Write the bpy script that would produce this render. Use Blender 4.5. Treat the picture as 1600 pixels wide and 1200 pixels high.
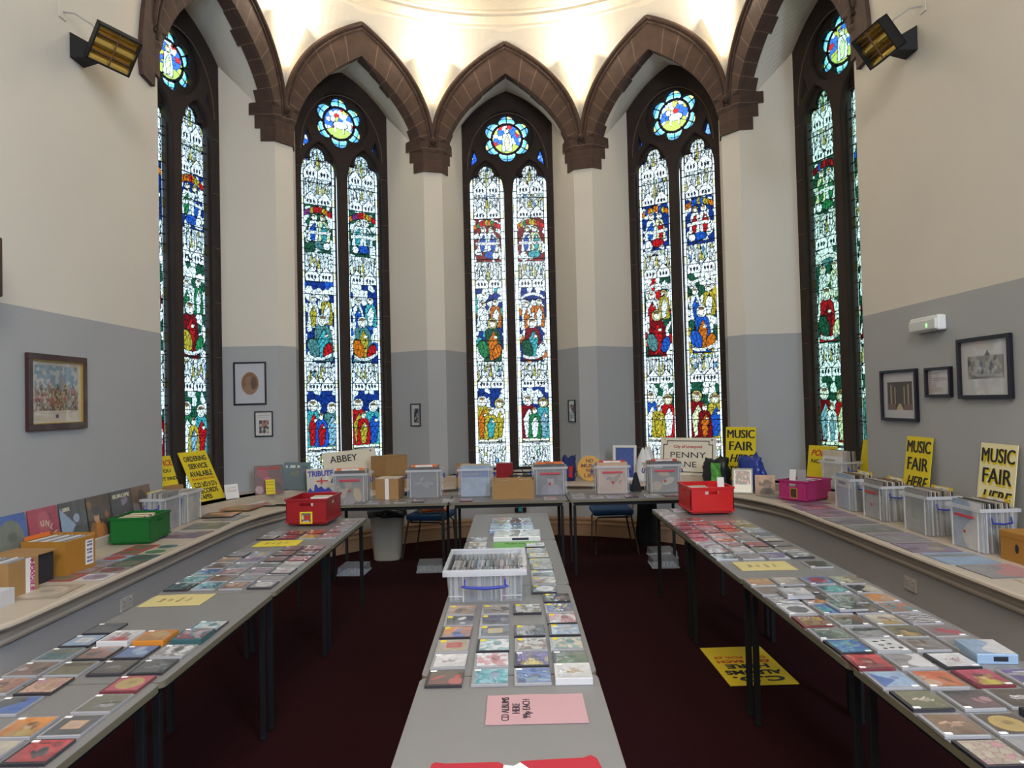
import bpy, bmesh, math, random
import numpy as np
from mathutils import Vector, Matrix, noise
from mathutils.geometry import tessellate_polygon
for o in list(bpy.data.objects): bpy.data.objects.remove(o)
SC = bpy.context.scene; COL = SC.collection
R_ = math.radians; PI = math.pi
# ------------------------------------------------------------ camera, world, lights, exposure
F_PX = 1140.0; EYE = 1.67; ROLL = .024
cam = bpy.data.cameras.new('camera'); camo = bpy.data.objects.new('camera', cam); COL.objects.link(camo)
cam.sensor_width = 36; cam.lens = 36*F_PX/1600; cam.clip_start = .05
camo.location = (0, 0, EYE)
camo.rotation_euler = (Matrix.Rotation(R_(90)+math.atan(27/F_PX), 3, 'X') @ Matrix.Rotation(-ROLL, 3, 'Z')).to_euler()
SC.camera = camo
vs = SC.view_settings; vs.view_transform = 'Standard'; vs.look = 'None'; vs.gamma = 1; vs.exposure = 1.3; vs.use_curve_mapping = False
W = bpy.data.worlds.new('sky'); SC.world = W; W.use_nodes = True
W.node_tree.nodes['Background'].inputs[0].default_value = (.80, .93, 1, 1)
W.node_tree.nodes['Background'].inputs[1].default_value = .95
def area(name, loc, aim, size, power, col, sy=None):
    l = bpy.data.lights.new(name, 'AREA'); l.energy = power; l.color = col; l.size = size
    if sy: l.shape = 'RECTANGLE'; l.size_y = sy
    o = bpy.data.objects.new(name, l); COL.objects.link(o); o.location = loc
    o.rotation_euler = (Vector(aim)-Vector(loc)).to_track_quat('-Z', 'Y').to_euler(); return o
area('daylight_right', (3.1, -2.2, 3.6), (-2.2, 3.0, 1.0), 1.4, 225, (.62, .77, 1), 3.2)
area('warm_light_left', (-3.1, -3.0, 3.6), (3.0, 4.0, 1.5), 1.4, 46, (1, .90, .74), 3.2)  # warm light added at the left rear to warm the right wall, not daylight
area('hall_lamp', (0, -1.5, 6.2), (0, 3.5, 0), 2.2, 120, (1, .95, .88))
# ------------------------------------------------------------ plan of the apse
XC, YC, RAD = .01, 6.55, 3.22
APO, HALF = RAD*math.cos(R_(18)), RAD*math.sin(R_(18))
N_WIN, HW = 3.69, .635
Z_LED, Z_UP, Z_GREY = .64, .715, 2.37
# ------------------------------------------------------------ materials
MATS = {}
def mat(name, col=(.8,.8,.8), rough=.5, metal=0, alpha=1, noise_s=0, noise_a=.15, bump=0, bump_s=60, coat=0, emit=None, es=0, spec=.5, trans=0):
    if name in MATS: return MATS[name]
    m = bpy.data.materials.new(name); m.use_nodes = True; nt = m.node_tree; b = nt.nodes['Principled BSDF']
    b.inputs['Base Color'].default_value = (*col, 1); b.inputs['Roughness'].default_value = rough
    b.inputs['Metallic'].default_value = metal; b.inputs['Alpha'].default_value = alpha
    b.inputs['Specular IOR Level'].default_value = spec; b.inputs['Coat Weight'].default_value = coat; b.inputs['Coat Roughness'].default_value = .06
    if emit: b.inputs['Emission Color'].default_value = (*emit, 1); b.inputs['Emission Strength'].default_value = es
    tc = nt.nodes.new('ShaderNodeTexCoord')
    if noise_s or True:
        n = nt.nodes.new('ShaderNodeTexNoise'); n.inputs['Scale'].default_value = noise_s or 8; n.inputs['Detail'].default_value = 4
        nt.links.new(tc.outputs['Object'], n.inputs['Vector'])
        mr = nt.nodes.new('ShaderNodeMapRange'); mr.inputs['To Min'].default_value = 1-(noise_a if noise_s else .04); mr.inputs['To Max'].default_value = 1+(noise_a if noise_s else .04)
        mx = nt.nodes.new('ShaderNodeMix'); mx.data_type = 'RGBA'; mx.blend_type = 'MULTIPLY'; mx.inputs['Factor'].default_value = 1
        mx.inputs['A'].default_value = (*col, 1)
        nt.links.new(n.outputs['Fac'], mr.inputs['Value']); nt.links.new(mr.outputs['Result'], mx.inputs['B']); nt.links.new(mx.outputs['Result'], b.inputs['Base Color'])
    if bump:
        n2 = nt.nodes.new('ShaderNodeTexNoise'); n2.inputs['Scale'].default_value = bump_s; n2.inputs['Detail'].default_value = 5
        nt.links.new(tc.outputs['Object'], n2.inputs['Vector'])
        bp = nt.nodes.new('ShaderNodeBump'); bp.inputs['Strength'].default_value = bump; bp.inputs['Distance'].default_value = .01
        nt.links.new(n2.outputs['Fac'], bp.inputs['Height']); nt.links.new(bp.outputs['Normal'], b.inputs['Normal'])
    MATS[name] = m; return m
def wall_mat():
    m = mat('painted_plaster', (.60,.55,.455), .85, bump=.12, bump_s=25); nt = m.node_tree
    b = nt.nodes['Principled BSDF']; g = nt.nodes.new('ShaderNodeNewGeometry'); s = nt.nodes.new('ShaderNodeSeparateXYZ')
    nt.links.new(g.outputs['Position'], s.inputs[0])
    lt = nt.nodes.new('ShaderNodeMath'); lt.operation = 'LESS_THAN'; lt.inputs[1].default_value = Z_GREY; nt.links.new(s.outputs['Z'], lt.inputs[0])
    n = nt.nodes.new('ShaderNodeTexNoise'); n.inputs['Scale'].default_value = 1.3; nt.links.new(g.outputs['Position'], n.inputs['Vector'])
    mr = nt.nodes.new('ShaderNodeMapRange'); mr.inputs['To Min'].default_value = .96; mr.inputs['To Max'].default_value = 1.04; nt.links.new(n.outputs['Fac'], mr.inputs['Value'])
    mx = nt.nodes.new('ShaderNodeMix'); mx.data_type = 'RGBA'; mx.inputs['A'].default_value = (.64,.595,.515,1); mx.inputs['B'].default_value = (.365,.37,.375,1)
    nt.links.new(lt.outputs[0], mx.inputs['Factor'])
    m2 = nt.nodes.new('ShaderNodeMix'); m2.data_type = 'RGBA'; m2.blend_type = 'MULTIPLY'; m2.inputs['Factor'].default_value = 1
    nt.links.new(mx.outputs['Result'], m2.inputs['A']); nt.links.new(mr.outputs['Result'], m2.inputs['B']); nt.links.new(m2.outputs['Result'], b.inputs['Base Color'])
    return m
PLASTER = wall_mat()
CEIL = mat('ceiling_plaster', (.74,.68,.55), .9, noise_s=5, noise_a=.05, bump=.5, bump_s=40)
STONE = mat('red_sandstone', (.060,.032,.021), .85, noise_s=7, noise_a=.5, bump=.4, bump_s=50)
STONE_D = mat('dark_window_stone', (.028,.017,.013), .9, noise_s=9, noise_a=.4, bump=.3, bump_s=50)
MORTAR = mat('mortar', (.13,.085,.06), .9)
LEDGE = mat('ledge_paint', (.50,.42,.335), .55, noise_s=3, noise_a=.06)
DADO = mat('dado_paint', (.43,.41,.40), .6, noise_s=2, noise_a=.05)
SKIRT = mat('skirting_paint', (.36,.21,.12), .6)
CARPET = mat('carpet', (.022,.003,.0046), .98, noise_s=160, noise_a=.6, bump=.6, bump_s=300, spec=.1)
TABLE = mat('table_laminate', (.198,.189,.183), .36, noise_s=30, noise_a=.03)
EDGE = mat('table_edge', (.16,.14,.09), .5)
BLACK = mat('black_metal', (.009,.009,.010), .55, spec=.25)
WHITE = mat('white_plastic', (.7,.7,.68), .4)
PAPER = mat('white_paper', (.75,.73,.70), .8)
CLEAR = mat('clear_plastic', (.72,.74,.77), .18, alpha=.17)
CLEAR2 = mat('clear_plastic_rim', (.80,.81,.83), .2, alpha=.34)
BLUEH = mat('blue_handle', (.015,.03,.30), .35)
CASEK = mat('dark_case_tray', (.03,.028,.035), .15, coat=.5)
CASEG = mat('clear_case_tray', (.33,.32,.33), .12, coat=.5)
CASER = mat('maroon_case_tray', (.16,.03,.04), .15, coat=.5)
STICK = mat('price_sticker', (.85,.84,.82), .5)
STICKY = mat('yellow_sticker', (.75,.58,.02), .5)
CARD = mat('cardboard', (.36,.20,.075), .8, noise_s=20, noise_a=.1)
CARDD = mat('golden_cardboard', (.38,.17,.02), .7, noise_s=20, noise_a=.1)
YEL = mat('yellow_card', (.72,.56,.01), .6)
INK = mat('black_ink', (.01,.01,.02), .6)
REDINK = mat('red_ink', (.5,.02,.015), .6)
def attr_mat(name, rough=.4, coat=.9, wav=.7, glass=False):
    m = bpy.data.materials.new(name); m.use_nodes = True; nt = m.node_tree; b = nt.nodes['Principled BSDF']
    a = nt.nodes.new('ShaderNodeAttribute'); a.attribute_name = 'paint'
    if glass:
        t = nt.nodes.new('ShaderNodeBsdfTransparent'); out = nt.nodes['Material Output']
        g = nt.nodes.new('ShaderNodeBsdfGlossy'); g.inputs['Roughness'].default_value = .25; g.inputs['Color'].default_value = (.3,.3,.3,1)
        ms = nt.nodes.new('ShaderNodeMixShader'); ms.inputs[0].default_value = .04
        nt.links.new(a.outputs['Color'], t.inputs['Color']); nt.links.new(t.outputs[0], ms.inputs[1]); nt.links.new(g.outputs[0], ms.inputs[2])
        nt.links.new(ms.outputs[0], out.inputs[0]); return m
    nt.links.new(a.outputs['Color'], b.inputs['Base Color']); b.inputs['Roughness'].default_value = rough
    b.inputs['Coat Weight'].default_value = coat; b.inputs['Coat Roughness'].default_value = .03; b.inputs['Coat IOR'].default_value = 1.75 if wav else 1.5
    if wav:
        tc = nt.nodes.new('ShaderNodeTexCoord'); oi = nt.nodes.new('ShaderNodeObjectInfo')
        ad = nt.nodes.new('ShaderNodeVectorMath'); ad.operation = 'ADD'; sc = nt.nodes.new('ShaderNodeMath'); sc.operation = 'MULTIPLY'; sc.inputs[1].default_value = 37
        nt.links.new(oi.outputs['Random'], sc.inputs[0]); nt.links.new(tc.outputs['Object'], ad.inputs[0]); nt.links.new(sc.outputs[0], ad.inputs[1])
        n = nt.nodes.new('ShaderNodeTexNoise'); n.inputs['Scale'].default_value = 16; n.inputs['Detail'].default_value = 1
        bp = nt.nodes.new('ShaderNodeBump'); bp.inputs['Strength'].default_value = wav; bp.inputs['Distance'].default_value = .006
        nt.links.new(ad.outputs[0], n.inputs['Vector']); nt.links.new(n.outputs['Fac'], bp.inputs['Height']); nt.links.new(bp.outputs['Normal'], b.inputs['Coat Normal'])
    return m
COVER = attr_mat('printed_cover'); SLEEVE = attr_mat('printed_sleeve', .45, .25, .2); GLASS = attr_mat('stained_glass', glass=True)
PICT = attr_mat('picture_behind_glass', .5, .8, 0)
# ------------------------------------------------------------ mesh helpers
class MB:
    def __init__(s): s.v=[]; s.f=[]; s.m=[]
    def add(s, vs, fs, mi=0):
        o=len(s.v); s.v += [tuple(v) for v in vs]; s.f += [tuple(i+o for i in f) for f in fs]; s.m += [mi]*len(fs); return s
    def box(s, x0,x1,y0,y1,z0,z1, mi=0, M=None):
        v=[Vector((x,y,z)) for x in (x0,x1) for y in (y0,y1) for z in (z0,z1)]
        if M: v=[M@p for p in v]
        return s.add(v, [(0,1,3,2),(4,6,7,5),(0,4,5,1),(2,3,7,6),(0,2,6,4),(1,5,7,3)], mi)
    def rbox(s, x0,x1,y0,y1,z0,z1, b=.004, seg=2, mi=0, M=None, vertical=False):
        bm=bmesh.new(); bmesh.ops.create_cube(bm, size=1)
        for v in bm.verts: v.co=Vector(((x0+x1)/2+v.co.x*(x1-x0),(y0+y1)/2+v.co.y*(y1-y0),(z0+z1)/2+v.co.z*(z1-z0)))
        ed=[e for e in bm.edges if abs(e.verts[0].co.z-e.verts[1].co.z)>1e-6] if vertical else bm.edges[:]
        bmesh.ops.bevel(bm, geom=ed, offset=b, segments=seg, affect='EDGES', profile=.5)
        bm.verts.index_update(); vs=[(M@v.co if M else v.co.copy()) for v in bm.verts]; fs=[[v.index for v in f.verts] for f in bm.faces]; bm.free()
        return s.add(vs, fs, mi)
    def quad(s, a,b,c,d, mi=0): return s.add([a,b,c,d],[(0,1,2,3)],mi)
    def taper(s, w0,d0,z0,w1,d1,z1,th,mi=0,floor=True,cx=0,cy=0):
        # open-topped tapered shell
        def ring(w,d,z): return [(cx-w/2,cy-d/2,z),(cx+w/2,cy-d/2,z),(cx+w/2,cy+d/2,z),(cx-w/2,cy+d/2,z)]
        a=ring(w0,d0,z0)+ring(w1,d1,z1)+ring(w1-2*th,d1-2*th,z1)+ring(w0-2*th,d0-2*th,z0+th)
        fs=[]
        for k in range(3):
            for i in range(4):
                j=(i+1)%4; fs.append((k*4+i,k*4+j,k*4+4+j,k*4+4+i))
        fs.append((3,2,1,0)); fs.append((12,13,14,15)); return s.add(a,fs,mi)
    def tube(s, pts, r, n=10, mi=0, cap=True):
        pts=[Vector(p) for p in pts]; rs=r if isinstance(r,(list,tuple)) else [r]*len(pts); o=len(s.v); up=Vector((0,0,1))
        for i,p in enumerate(pts):
            t=(pts[min(i+1,len(pts)-1)]-pts[max(i-1,0)]).normalized(); u=t.cross(up)
            if u.length<.1: u=t.cross(Vector((0,1,0)))
            u.normalize(); w=t.cross(u)
            for k in range(n):
                a=2*PI*k/n; s.v.append(tuple(p+(u*math.cos(a)+w*math.sin(a))*rs[i]))
        for i in range(len(pts)-1):
            for k in range(n):
                s.f.append((o+i*n+k,o+i*n+(k+1)%n,o+(i+1)*n+(k+1)%n,o+(i+1)*n+k)); s.m.append(mi)
        if cap:
            s.f.append(tuple(o+k for k in range(n))[::-1]); s.f.append(tuple(o+(len(pts)-1)*n+k for k in range(n))); s.m += [mi,mi]
        return s
    def grid(s, rows, mi=0, close=False):
        n=len(rows[0]); vs=[p for r in rows for p in r]; fs=[]
        for i in range(len(rows)-1):
            for k in range(n if close else n-1):
                k2=(k+1)%n; fs.append((i*n+k,i*n+k2,(i+1)*n+k2,(i+1)*n+k))
        return s.add(vs,fs,mi)
    def lathe(s, prof, n=24, c=(0,0), mi=0):
        return s.grid([[(c[0]+r*math.cos(2*PI*k/n),c[1]+r*math.sin(2*PI*k/n),z) for k in range(n)] for r,z in prof], mi, True)
    def poly(s, pts2, z0, z1, mi=0, f=None):
        # extruded polygon, f maps (x,y,z)->point
        f=f or (lambda x,y,z:(x,y,z)); n=len(pts2); tr=tessellate_polygon([[Vector((p[0],p[1],0)) for p in pts2]])
        vs=[f(p[0],p[1],z0) for p in pts2]+[f(p[0],p[1],z1) for p in pts2]
        fs=[tuple(t) for t in tr]+[tuple(i+n for i in t)[::-1] for t in tr]+[(i,(i+1)%n,(i+1)%n+n,i+n) for i in range(n)]
        return s.add(vs,fs,mi)
    def mesh(s, name, mats, smooth=False):
        me=bpy.data.meshes.new(name); me.from_pydata(s.v,[],s.f)
        for m in (mats if isinstance(mats,(list,tuple)) else [mats]): me.materials.append(m)
        me.polygons.foreach_set('material_index', s.m)
        if smooth: me.polygons.foreach_set('use_smooth',[True]*len(s.f))
        me.update(); bm=bmesh.new(); bm.from_mesh(me); bmesh.ops.recalc_face_normals(bm, faces=bm.faces); bm.to_mesh(me); bm.free()
        return me
    def obj(s, name, mats, parent=None, smooth=False, M=None):
        return link(name, s.mesh(name,mats,smooth), parent, M)
def link(name, data, parent=None, M=None):
    o=bpy.data.objects.new(name,data); COL.objects.link(o)
    if parent: o.parent=parent
    if M is not None: o.matrix_local=M
    return o
def tag(o, label=None, cat=None, group=None, kind=None):
    if label: o['label']=label
    if cat: o['category']=cat
    if group: o['group']=group
    if kind: o['kind']=kind
    return o
def struct(o): o['kind']='structure'; return o
def place(x,y,z,yaw=0,lean=0,roll=0):
    return Matrix.Translation((x,y,z)) @ Matrix.Rotation(R_(yaw),4,'Z') @ Matrix.Rotation(R_(-lean),4,'X') @ Matrix.Rotation(R_(roll),4,'Y')
def empty(name, M, label, cat, group=None):
    o=bpy.data.objects.new(name,None); o.empty_display_size=.05; COL.objects.link(o); o.matrix_world=M; tag(o,label,cat,group); return o
def text(s, size, mt, parent, x, y, z, name='lettering', bold=.02, sx=1, shear=0, align='CENTER', rotz=0, flat=False, th=.0006, width=None):
    """lettering on a board whose face looks along -y (or up when flat)"""
    c=bpy.data.curves.new('t','FONT'); c.body=s; c.size=size; c.offset=bold*size; c.extrude=th; c.align_x=align; c.shear=shear; c.resolution_u=3; c.space_line=.9
    t=bpy.data.objects.new('t',c); COL.objects.link(t); bpy.context.view_layer.update()
    if width:
        sx = width/max(t.dimensions.x,1e-4)
    me=bpy.data.meshes.new_from_object(t.evaluated_get(bpy.context.evaluated_depsgraph_get())); bpy.data.objects.remove(t)
    me.materials.clear(); me.materials.append(mt)
    M=Matrix.Translation((x,y,z)) @ (Matrix.Identity(4) if flat else Matrix.Rotation(R_(90),4,'X')) @ Matrix.Rotation(R_(rotz),4,'Z') @ Matrix.Diagonal((sx,1,1,1))
    return link(name, me, parent, M)
# ------------------------------------------------------------ raster painting stored per vertex
rng=np.random.default_rng(7)
def canvas(w,h,nx,ny):
    u,v=np.meshgrid(np.linspace(0,w,nx),np.linspace(0,h,ny)); return u,v,np.zeros((ny,nx,3))
def paint_grid(name, C, w, h, mt, parent=None, M=None, flat=True):
    ny,nx=C.shape[:2]; u,v=np.meshgrid(np.linspace(-w/2,w/2,nx),np.linspace(-h/2,h/2,ny))
    co=np.zeros((ny*nx,3)); co[:,0]=u.ravel()
    if flat: co[:,1]=v.ravel()
    else: co[:,2]=v.ravel()
    me=bpy.data.meshes.new(name); nf=(nx-1)*(ny-1); i=(np.arange(ny-1)[:,None]*nx+np.arange(nx-1)[None,:]).ravel()
    f=np.stack([i,i+1,i+nx+1,i+nx],1).astype(np.int32)
    me.vertices.add(ny*nx); me.vertices.foreach_set('co',co.ravel()); me.loops.add(nf*4); me.loops.foreach_set('vertex_index',f.ravel())
    me.polygons.add(nf); me.polygons.foreach_set('loop_start',(np.arange(nf)*4).astype(np.int32)); me.polygons.foreach_set('loop_total',np.full(nf,4,np.int32))
    me.update(calc_edges=True)
    at=me.color_attributes.new('paint','FLOAT_COLOR','POINT'); a=np.ones((ny*nx,4)); a[:,:3]=np.clip(C.reshape(-1,3),0,1); at.data.foreach_set('color',a.ravel())
    me.materials.append(mt); return link(name,me,parent,M)
def vor(U,Z,sx,sz,seed,jit=.38):
    """jittered cell pattern: cell id hash and distance to the cell border"""
    r=np.random.default_rng(seed); gx=np.floor(U/sx).astype(int); gz=np.floor(Z/sz).astype(int)
    J=r.uniform(-jit,jit,(400,400,2)); K=r.random((400,400)); best=np.full(U.shape,9.); sec=np.full(U.shape,9.); idb=np.zeros(U.shape)
    for a in (-1,0,1):
        for b in (-1,0,1):
            cx=(gx+a)%400; cz=(gz+b)%400; px=(gx+a+.5+J[cx,cz,0])*sx; pz=(gz+b+.5+J[cx,cz,1])*sz
            d=np.sqrt(((U-px)/sx)**2+((Z-pz)/sz)**2); nb=d<best; sec=np.where(nb,best,np.minimum(sec,d)); idb=np.where(nb,K[cx,cz],idb); best=np.where(nb,d,best)
    return idb,(sec-best)*min(sx,sz)
def ell(U,Z,cx,cz,rx,rz,rot=0):
    c,s=math.cos(rot),math.sin(rot); x=(U-cx)*c+(Z-cz)*s; z=-(U-cx)*s+(Z-cz)*c; return (np.sqrt((x/rx)**2+(z/rz)**2)-1)*min(rx,rz)
def rect(U,Z,x0,x1,z0,z1): return np.maximum(np.maximum(x0-U,U-x1),np.maximum(z0-Z,Z-z1))
def polyf(U,Z,pts):
    P=np.array(pts,float); ins=np.zeros(U.shape,bool); d=np.full(U.shape,9.)
    for i in range(len(P)):
        a=P[i]; b=P[(i+1)%len(P)]; e=b-a; t=np.clip(((U-a[0])*e[0]+(Z-a[1])*e[1])/(e@e+1e-12),0,1)
        d=np.minimum(d,np.hypot(U-a[0]-t*e[0],Z-a[1]-t*e[1]))
        c=((a[1]>Z)!=(b[1]>Z)); x=(b[0]-a[0])*(Z-a[1])/(b[1]-a[1]+1e-12)+a[0]; ins^=(c&(U<x))
    return np.where(ins,-d,d)
LEAD=np.array([.004,.004,.006])
JEW={'r':(.75,.015,.02),'R':(.30,.008,.015),'b':(.02,.14,.72),'B':(.01,.05,.32),'g':(.03,.30,.10),'G':(.02,.13,.07),'y':(.72,.55,.05),'o':(.90,.22,.015),
 't':(.08,.55,.60),'p':(.30,.05,.28),'w':(.90,.97,1.),'c':(.72,.75,.45),'n':(.28,.17,.05),'T':(.12,.33,.33),'s':(.35,.62,.78)}
def shape(C,f,col,lead=.004,fold=None,U=None,Z=None,rs=0):
    m=f<0; c=np.array(JEW[col] if isinstance(col,str) else col)
    k=1.0
    if fold is not None: k=.62+.5*np.sin(U*fold[0]+Z*fold[1]+rs)[...,None]**2
    C[m]=(np.broadcast_to(c,C.shape)*k)[m]
    if lead: C[np.abs(f)<lead]=LEAD
def figure(C,U,Z,x,zb,h,cols,r,halo=True,lean=0):
    """one robed glass figure standing or sitting at x with height h"""
    w=h*r.uniform(.19,.25); c1,c2=cols
    shape(C,polyf(U,Z,[(x-w,zb),(x-w*.85,zb+h*.35),(x-w*.75+lean,zb+h*.72),(x-w*.25+lean,zb+h*.8),(x+w*.3+lean,zb+h*.8),(x+w*.75+lean,zb+h*.68),(x+w,zb+h*.3),(x+w*.9,zb)]),c1,.0045,(90,25),U,Z,r.uniform(0,6))
    shape(C,polyf(U,Z,[(x-w*.3,zb+h*.02),(x-w*.5,zb+h*.45),(x+w*.1+lean,zb+h*.7),(x+w*.6,zb+h*.5),(x+w*.3,zb+h*.05)]),c2,.004,(60,-40),U,Z,r.uniform(0,6))
    if halo: shape(C,ell(U,Z,x+lean,zb+h*.87,h*.115,h*.125),(.92,.97,1.) if r.random()<.65 else (.8,.7,.25),.0045)
    shape(C,ell(U,Z,x+lean+r.uniform(-.01,.01),zb+h*.86,h*.07,h*.09),(.85,.80,.66),.003)
    shape(C,ell(U,Z,x+lean,zb+h*.93,h*.07,h*.035),(.30,.18,.07),0)
    for q in (-1,1): shape(C,ell(U,Z,x+lean+q*.010,zb+h*.87,.003,.003),(.1,.05,.03),0)
    shape(C,ell(U,Z,x+lean+w*.3,zb+h*.55,h*.045,h*.035),(.85,.80,.66),.003)
def scroll(C,U,Z,x,z,w,bend,rot=0):
    zz=Z-z-bend*(1-((U-x)/w)**2)-rot*(U-x); f=np.maximum(np.abs(zz)-.022,np.abs(U-x)-w); shape(C,f,(.93,.95,.93),.0035)
    m=(f<-.008)&(np.sin(U*420+Z*40)>.25); C[m]*=.35
def canopy(C,U,Z,x0,x1,z0,z1,r):
    h=z1-z0; n=2; w=(x1-x0)/n
    for i in range(7):
        x=x0+(i+.5)*(x1-x0)/7; hh=h*r.uniform(.5,.95); shape(C,polyf(U,Z,[(x-.014,z0),(x-.014,z0+hh*.8),(x,z0+hh),(x+.014,z0+hh*.8),(x+.014,z0)]),(.88,.95,1.) if r.random()<.8 else (.75,.68,.3),.003)
    for i in range(n):
        x=x0+(i+.5)*w; shape(C,polyf(U,Z,[(x-w*.48,z0),(x-w*.48,z0+h*.25),(x,z0+h*.52),(x+w*.48,z0+h*.25),(x+w*.48,z0)]),(.92,.97,1.),.005)
        for q in (-1,0,1): shape(C,ell(U,Z,x+q*w*.22,z0+h*.16,w*.075,h*.075),(.02,.02,.03),0)
    x=(x0+x1)/2; shape(C,polyf(U,Z,[(x-.02,z0+h*.45),(x,z0+h*.95),(x+.02,z0+h*.45)]),(.75,.62,.12),.003)
LW,LZ0,LZ1=.49,.75,5.06
def lancet_raster(seed, pal):
    r=np.random.default_rng(seed); nx=68; ny=int(nx*(LZ1-LZ0)/LW); u=np.linspace(0,LW,nx); z=np.linspace(LZ0,LZ1,ny); U,Z=np.meshgrid(u,z); C=np.zeros((ny,nx,3))
    idv,bd=vor(U,Z,.042,.075,seed); idh,_=vor(U,Z,.09,.13,seed+5)
    base=np.stack([.80+.18*idv,.88+.12*idv,.92+.08*idv],-1)*(.62+.38*idv[...,None]**.5); C[:]=base
    C[idv<.07]=(.72,.66,.25); C[(idv>.07)&(idv<.10)]=(.25,.5,.85); C[(idv>.10)&(idv<.14)]=(.45,.62,.5)
    C*= (.35+.65*(np.sin(U*150+idh*9)>-.55))[...,None]
    C[bd<.0045]=LEAD
    xl,xr=.055,LW-.055; P=pal
    # canopies
    for a,b in ((4.62,5.02),(4.27,4.62),(3.28,3.66),(1.86,2.22)): canopy(C,U,Z,xl,xr,a,b,r)
    # angel panel
    shape(C,rect(U,Z,xl,xr,3.66,4.27),P[0],.004)
    idq,bq=vor(U,Z,.07,.08,seed+71); mq=(rect(U,Z,xl,xr,3.66,4.27)<0); C[mq&(idq>.62)]=(.82,.88,.88); C[mq&(bq<.004)]=LEAD
    for k in range(9):
        a=k/8; shape(C,ell(U,Z,xl+.03+a*(xr-xl-.06),4.17+.05*math.sin(a*PI),.03,.045,(a-.5)*1.2),r.choice(list(P[1])),.0035)
    for q in (-1,1): figure(C,U,Z,LW/2+q*.075,3.80,.36,('w' if r.random()<.6 else 'c',r.choice(list(P[2]))),r,True,-q*.02)
    scroll(C,U,Z,LW/2,3.92,.17,r.uniform(-.02,.03)); shape(C,ell(U,Z,LW/2+r.uniform(-.05,.05),3.76,.09,.055),r.choice(list(P[2])),.004,(80,0),U,Z); shape(C,ell(U,Z,LW/2+r.choice([-1,1])*.11,3.75,.045,.05),'w',.004)
    # main panel
    shape(C,rect(U,Z,xl,xr,2.22,3.28),P[3],.004)
    idp,bp=vor(U,Z,.075,.10,seed+9)
    mk=(rect(U,Z,xl,xr,2.22,3.28)<0); C[mk&(idp>.35)]*=0; C[mk&(idp>.35)]+=np.array([.84,.88,.86]); C[mk&(idp>.88)]=JEW[r.choice(list(P[4]))]
    C[mk&(bp<.005)]=LEAD
    figure(C,U,Z,LW/2+.09,2.72,.40,(r.choice(list(P[4])),'w'),r); figure(C,U,Z,LW/2-.09,2.68,.42,('w',r.choice(list(P[4]))),r)
    if r.random()<.6: scroll(C,U,Z,LW/2,3.12,.17,.07)
    figure(C,U,Z,LW/2+r.uniform(-.05,.05),2.24,.62,(r.choice(list(P[5])),r.choice(list(P[4]))),r,True)
    shape(C,ell(U,Z,LW/2-.09,2.42,.075,.13,.3),r.choice(list(P[5])),.0045,(70,20),U,Z); shape(C,ell(U,Z,LW/2+.10,2.38,.06,.11,-.3),r.choice(list(P[4])),.0045,(70,20),U,Z)
    if r.random()<.5: scroll(C,U,Z,LW/2,2.33,.16,-.05,.1)
    # lower scene
    shape(C,rect(U,Z,xl,xr,1.10,1.86),P[3],.004); mk=(rect(U,Z,xl,xr,1.10,1.86)<0)&(bp>.004)
    C[mk&(idp>.55)]=(.78,.85,.85); C[(rect(U,Z,xl,xr,1.10,1.86)<0)&(bp<.004)]=LEAD
    shape(C,rect(U,Z,xl,xr,1.10,1.18),(.85,.85,.66),.004)
    for k,x in enumerate((-.12,.12,-.02)): figure(C,U,Z,LW/2+x+r.uniform(-.02,.02),1.14,[.62,.58,.45][k],(r.choice(list(P[5]+P[4])),r.choice(list('wcws'+P[4]))),r,k<2)
    # inscription
    shape(C,rect(U,Z,.03,LW-.03,1.03,1.085),(.93,.96,1.),.004); m=(rect(U,Z,.06,LW-.06,1.04,1.075)<0)&(np.sin(U*330)>.2); C[m]*=.45
    # second, finer net of leads and brown glass paint
    id3,b3=vor(U,Z,.050,.062,seed+21,.45); id4,b4=vor(U,Z,.013,.016,seed+33,.45)
    C[b3<.0042]=LEAD
    sat=1-C.min(-1)/(C.max(-1)+1e-6); C*=np.where(sat>.5,.62,1.)[...,None]; C*=(.66+.34*np.clip(.1+1.3*id4,0,1)[...,None])*(.78+.22*id3[...,None]); C[(b4<.0016)&(id4>.5)&(id3>.4)&((Z>1.15)|(id4>.8))]*=.25
    # side borders
    for a,b in ((.004,.045),(LW-.045,LW-.004)):
        m=(U>a)&(U<b); k=((Z/.095).astype(int)*7919+seed)%5; C[m]=(.86,.95,1.0); C[m&(k==0)]=(.7,.68,.42); C[m&(np.mod(Z,.095)<.008)]=LEAD
    for a in (.048,LW-.048): C[np.abs(U-a)<.004]=LEAD
    return C
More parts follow.
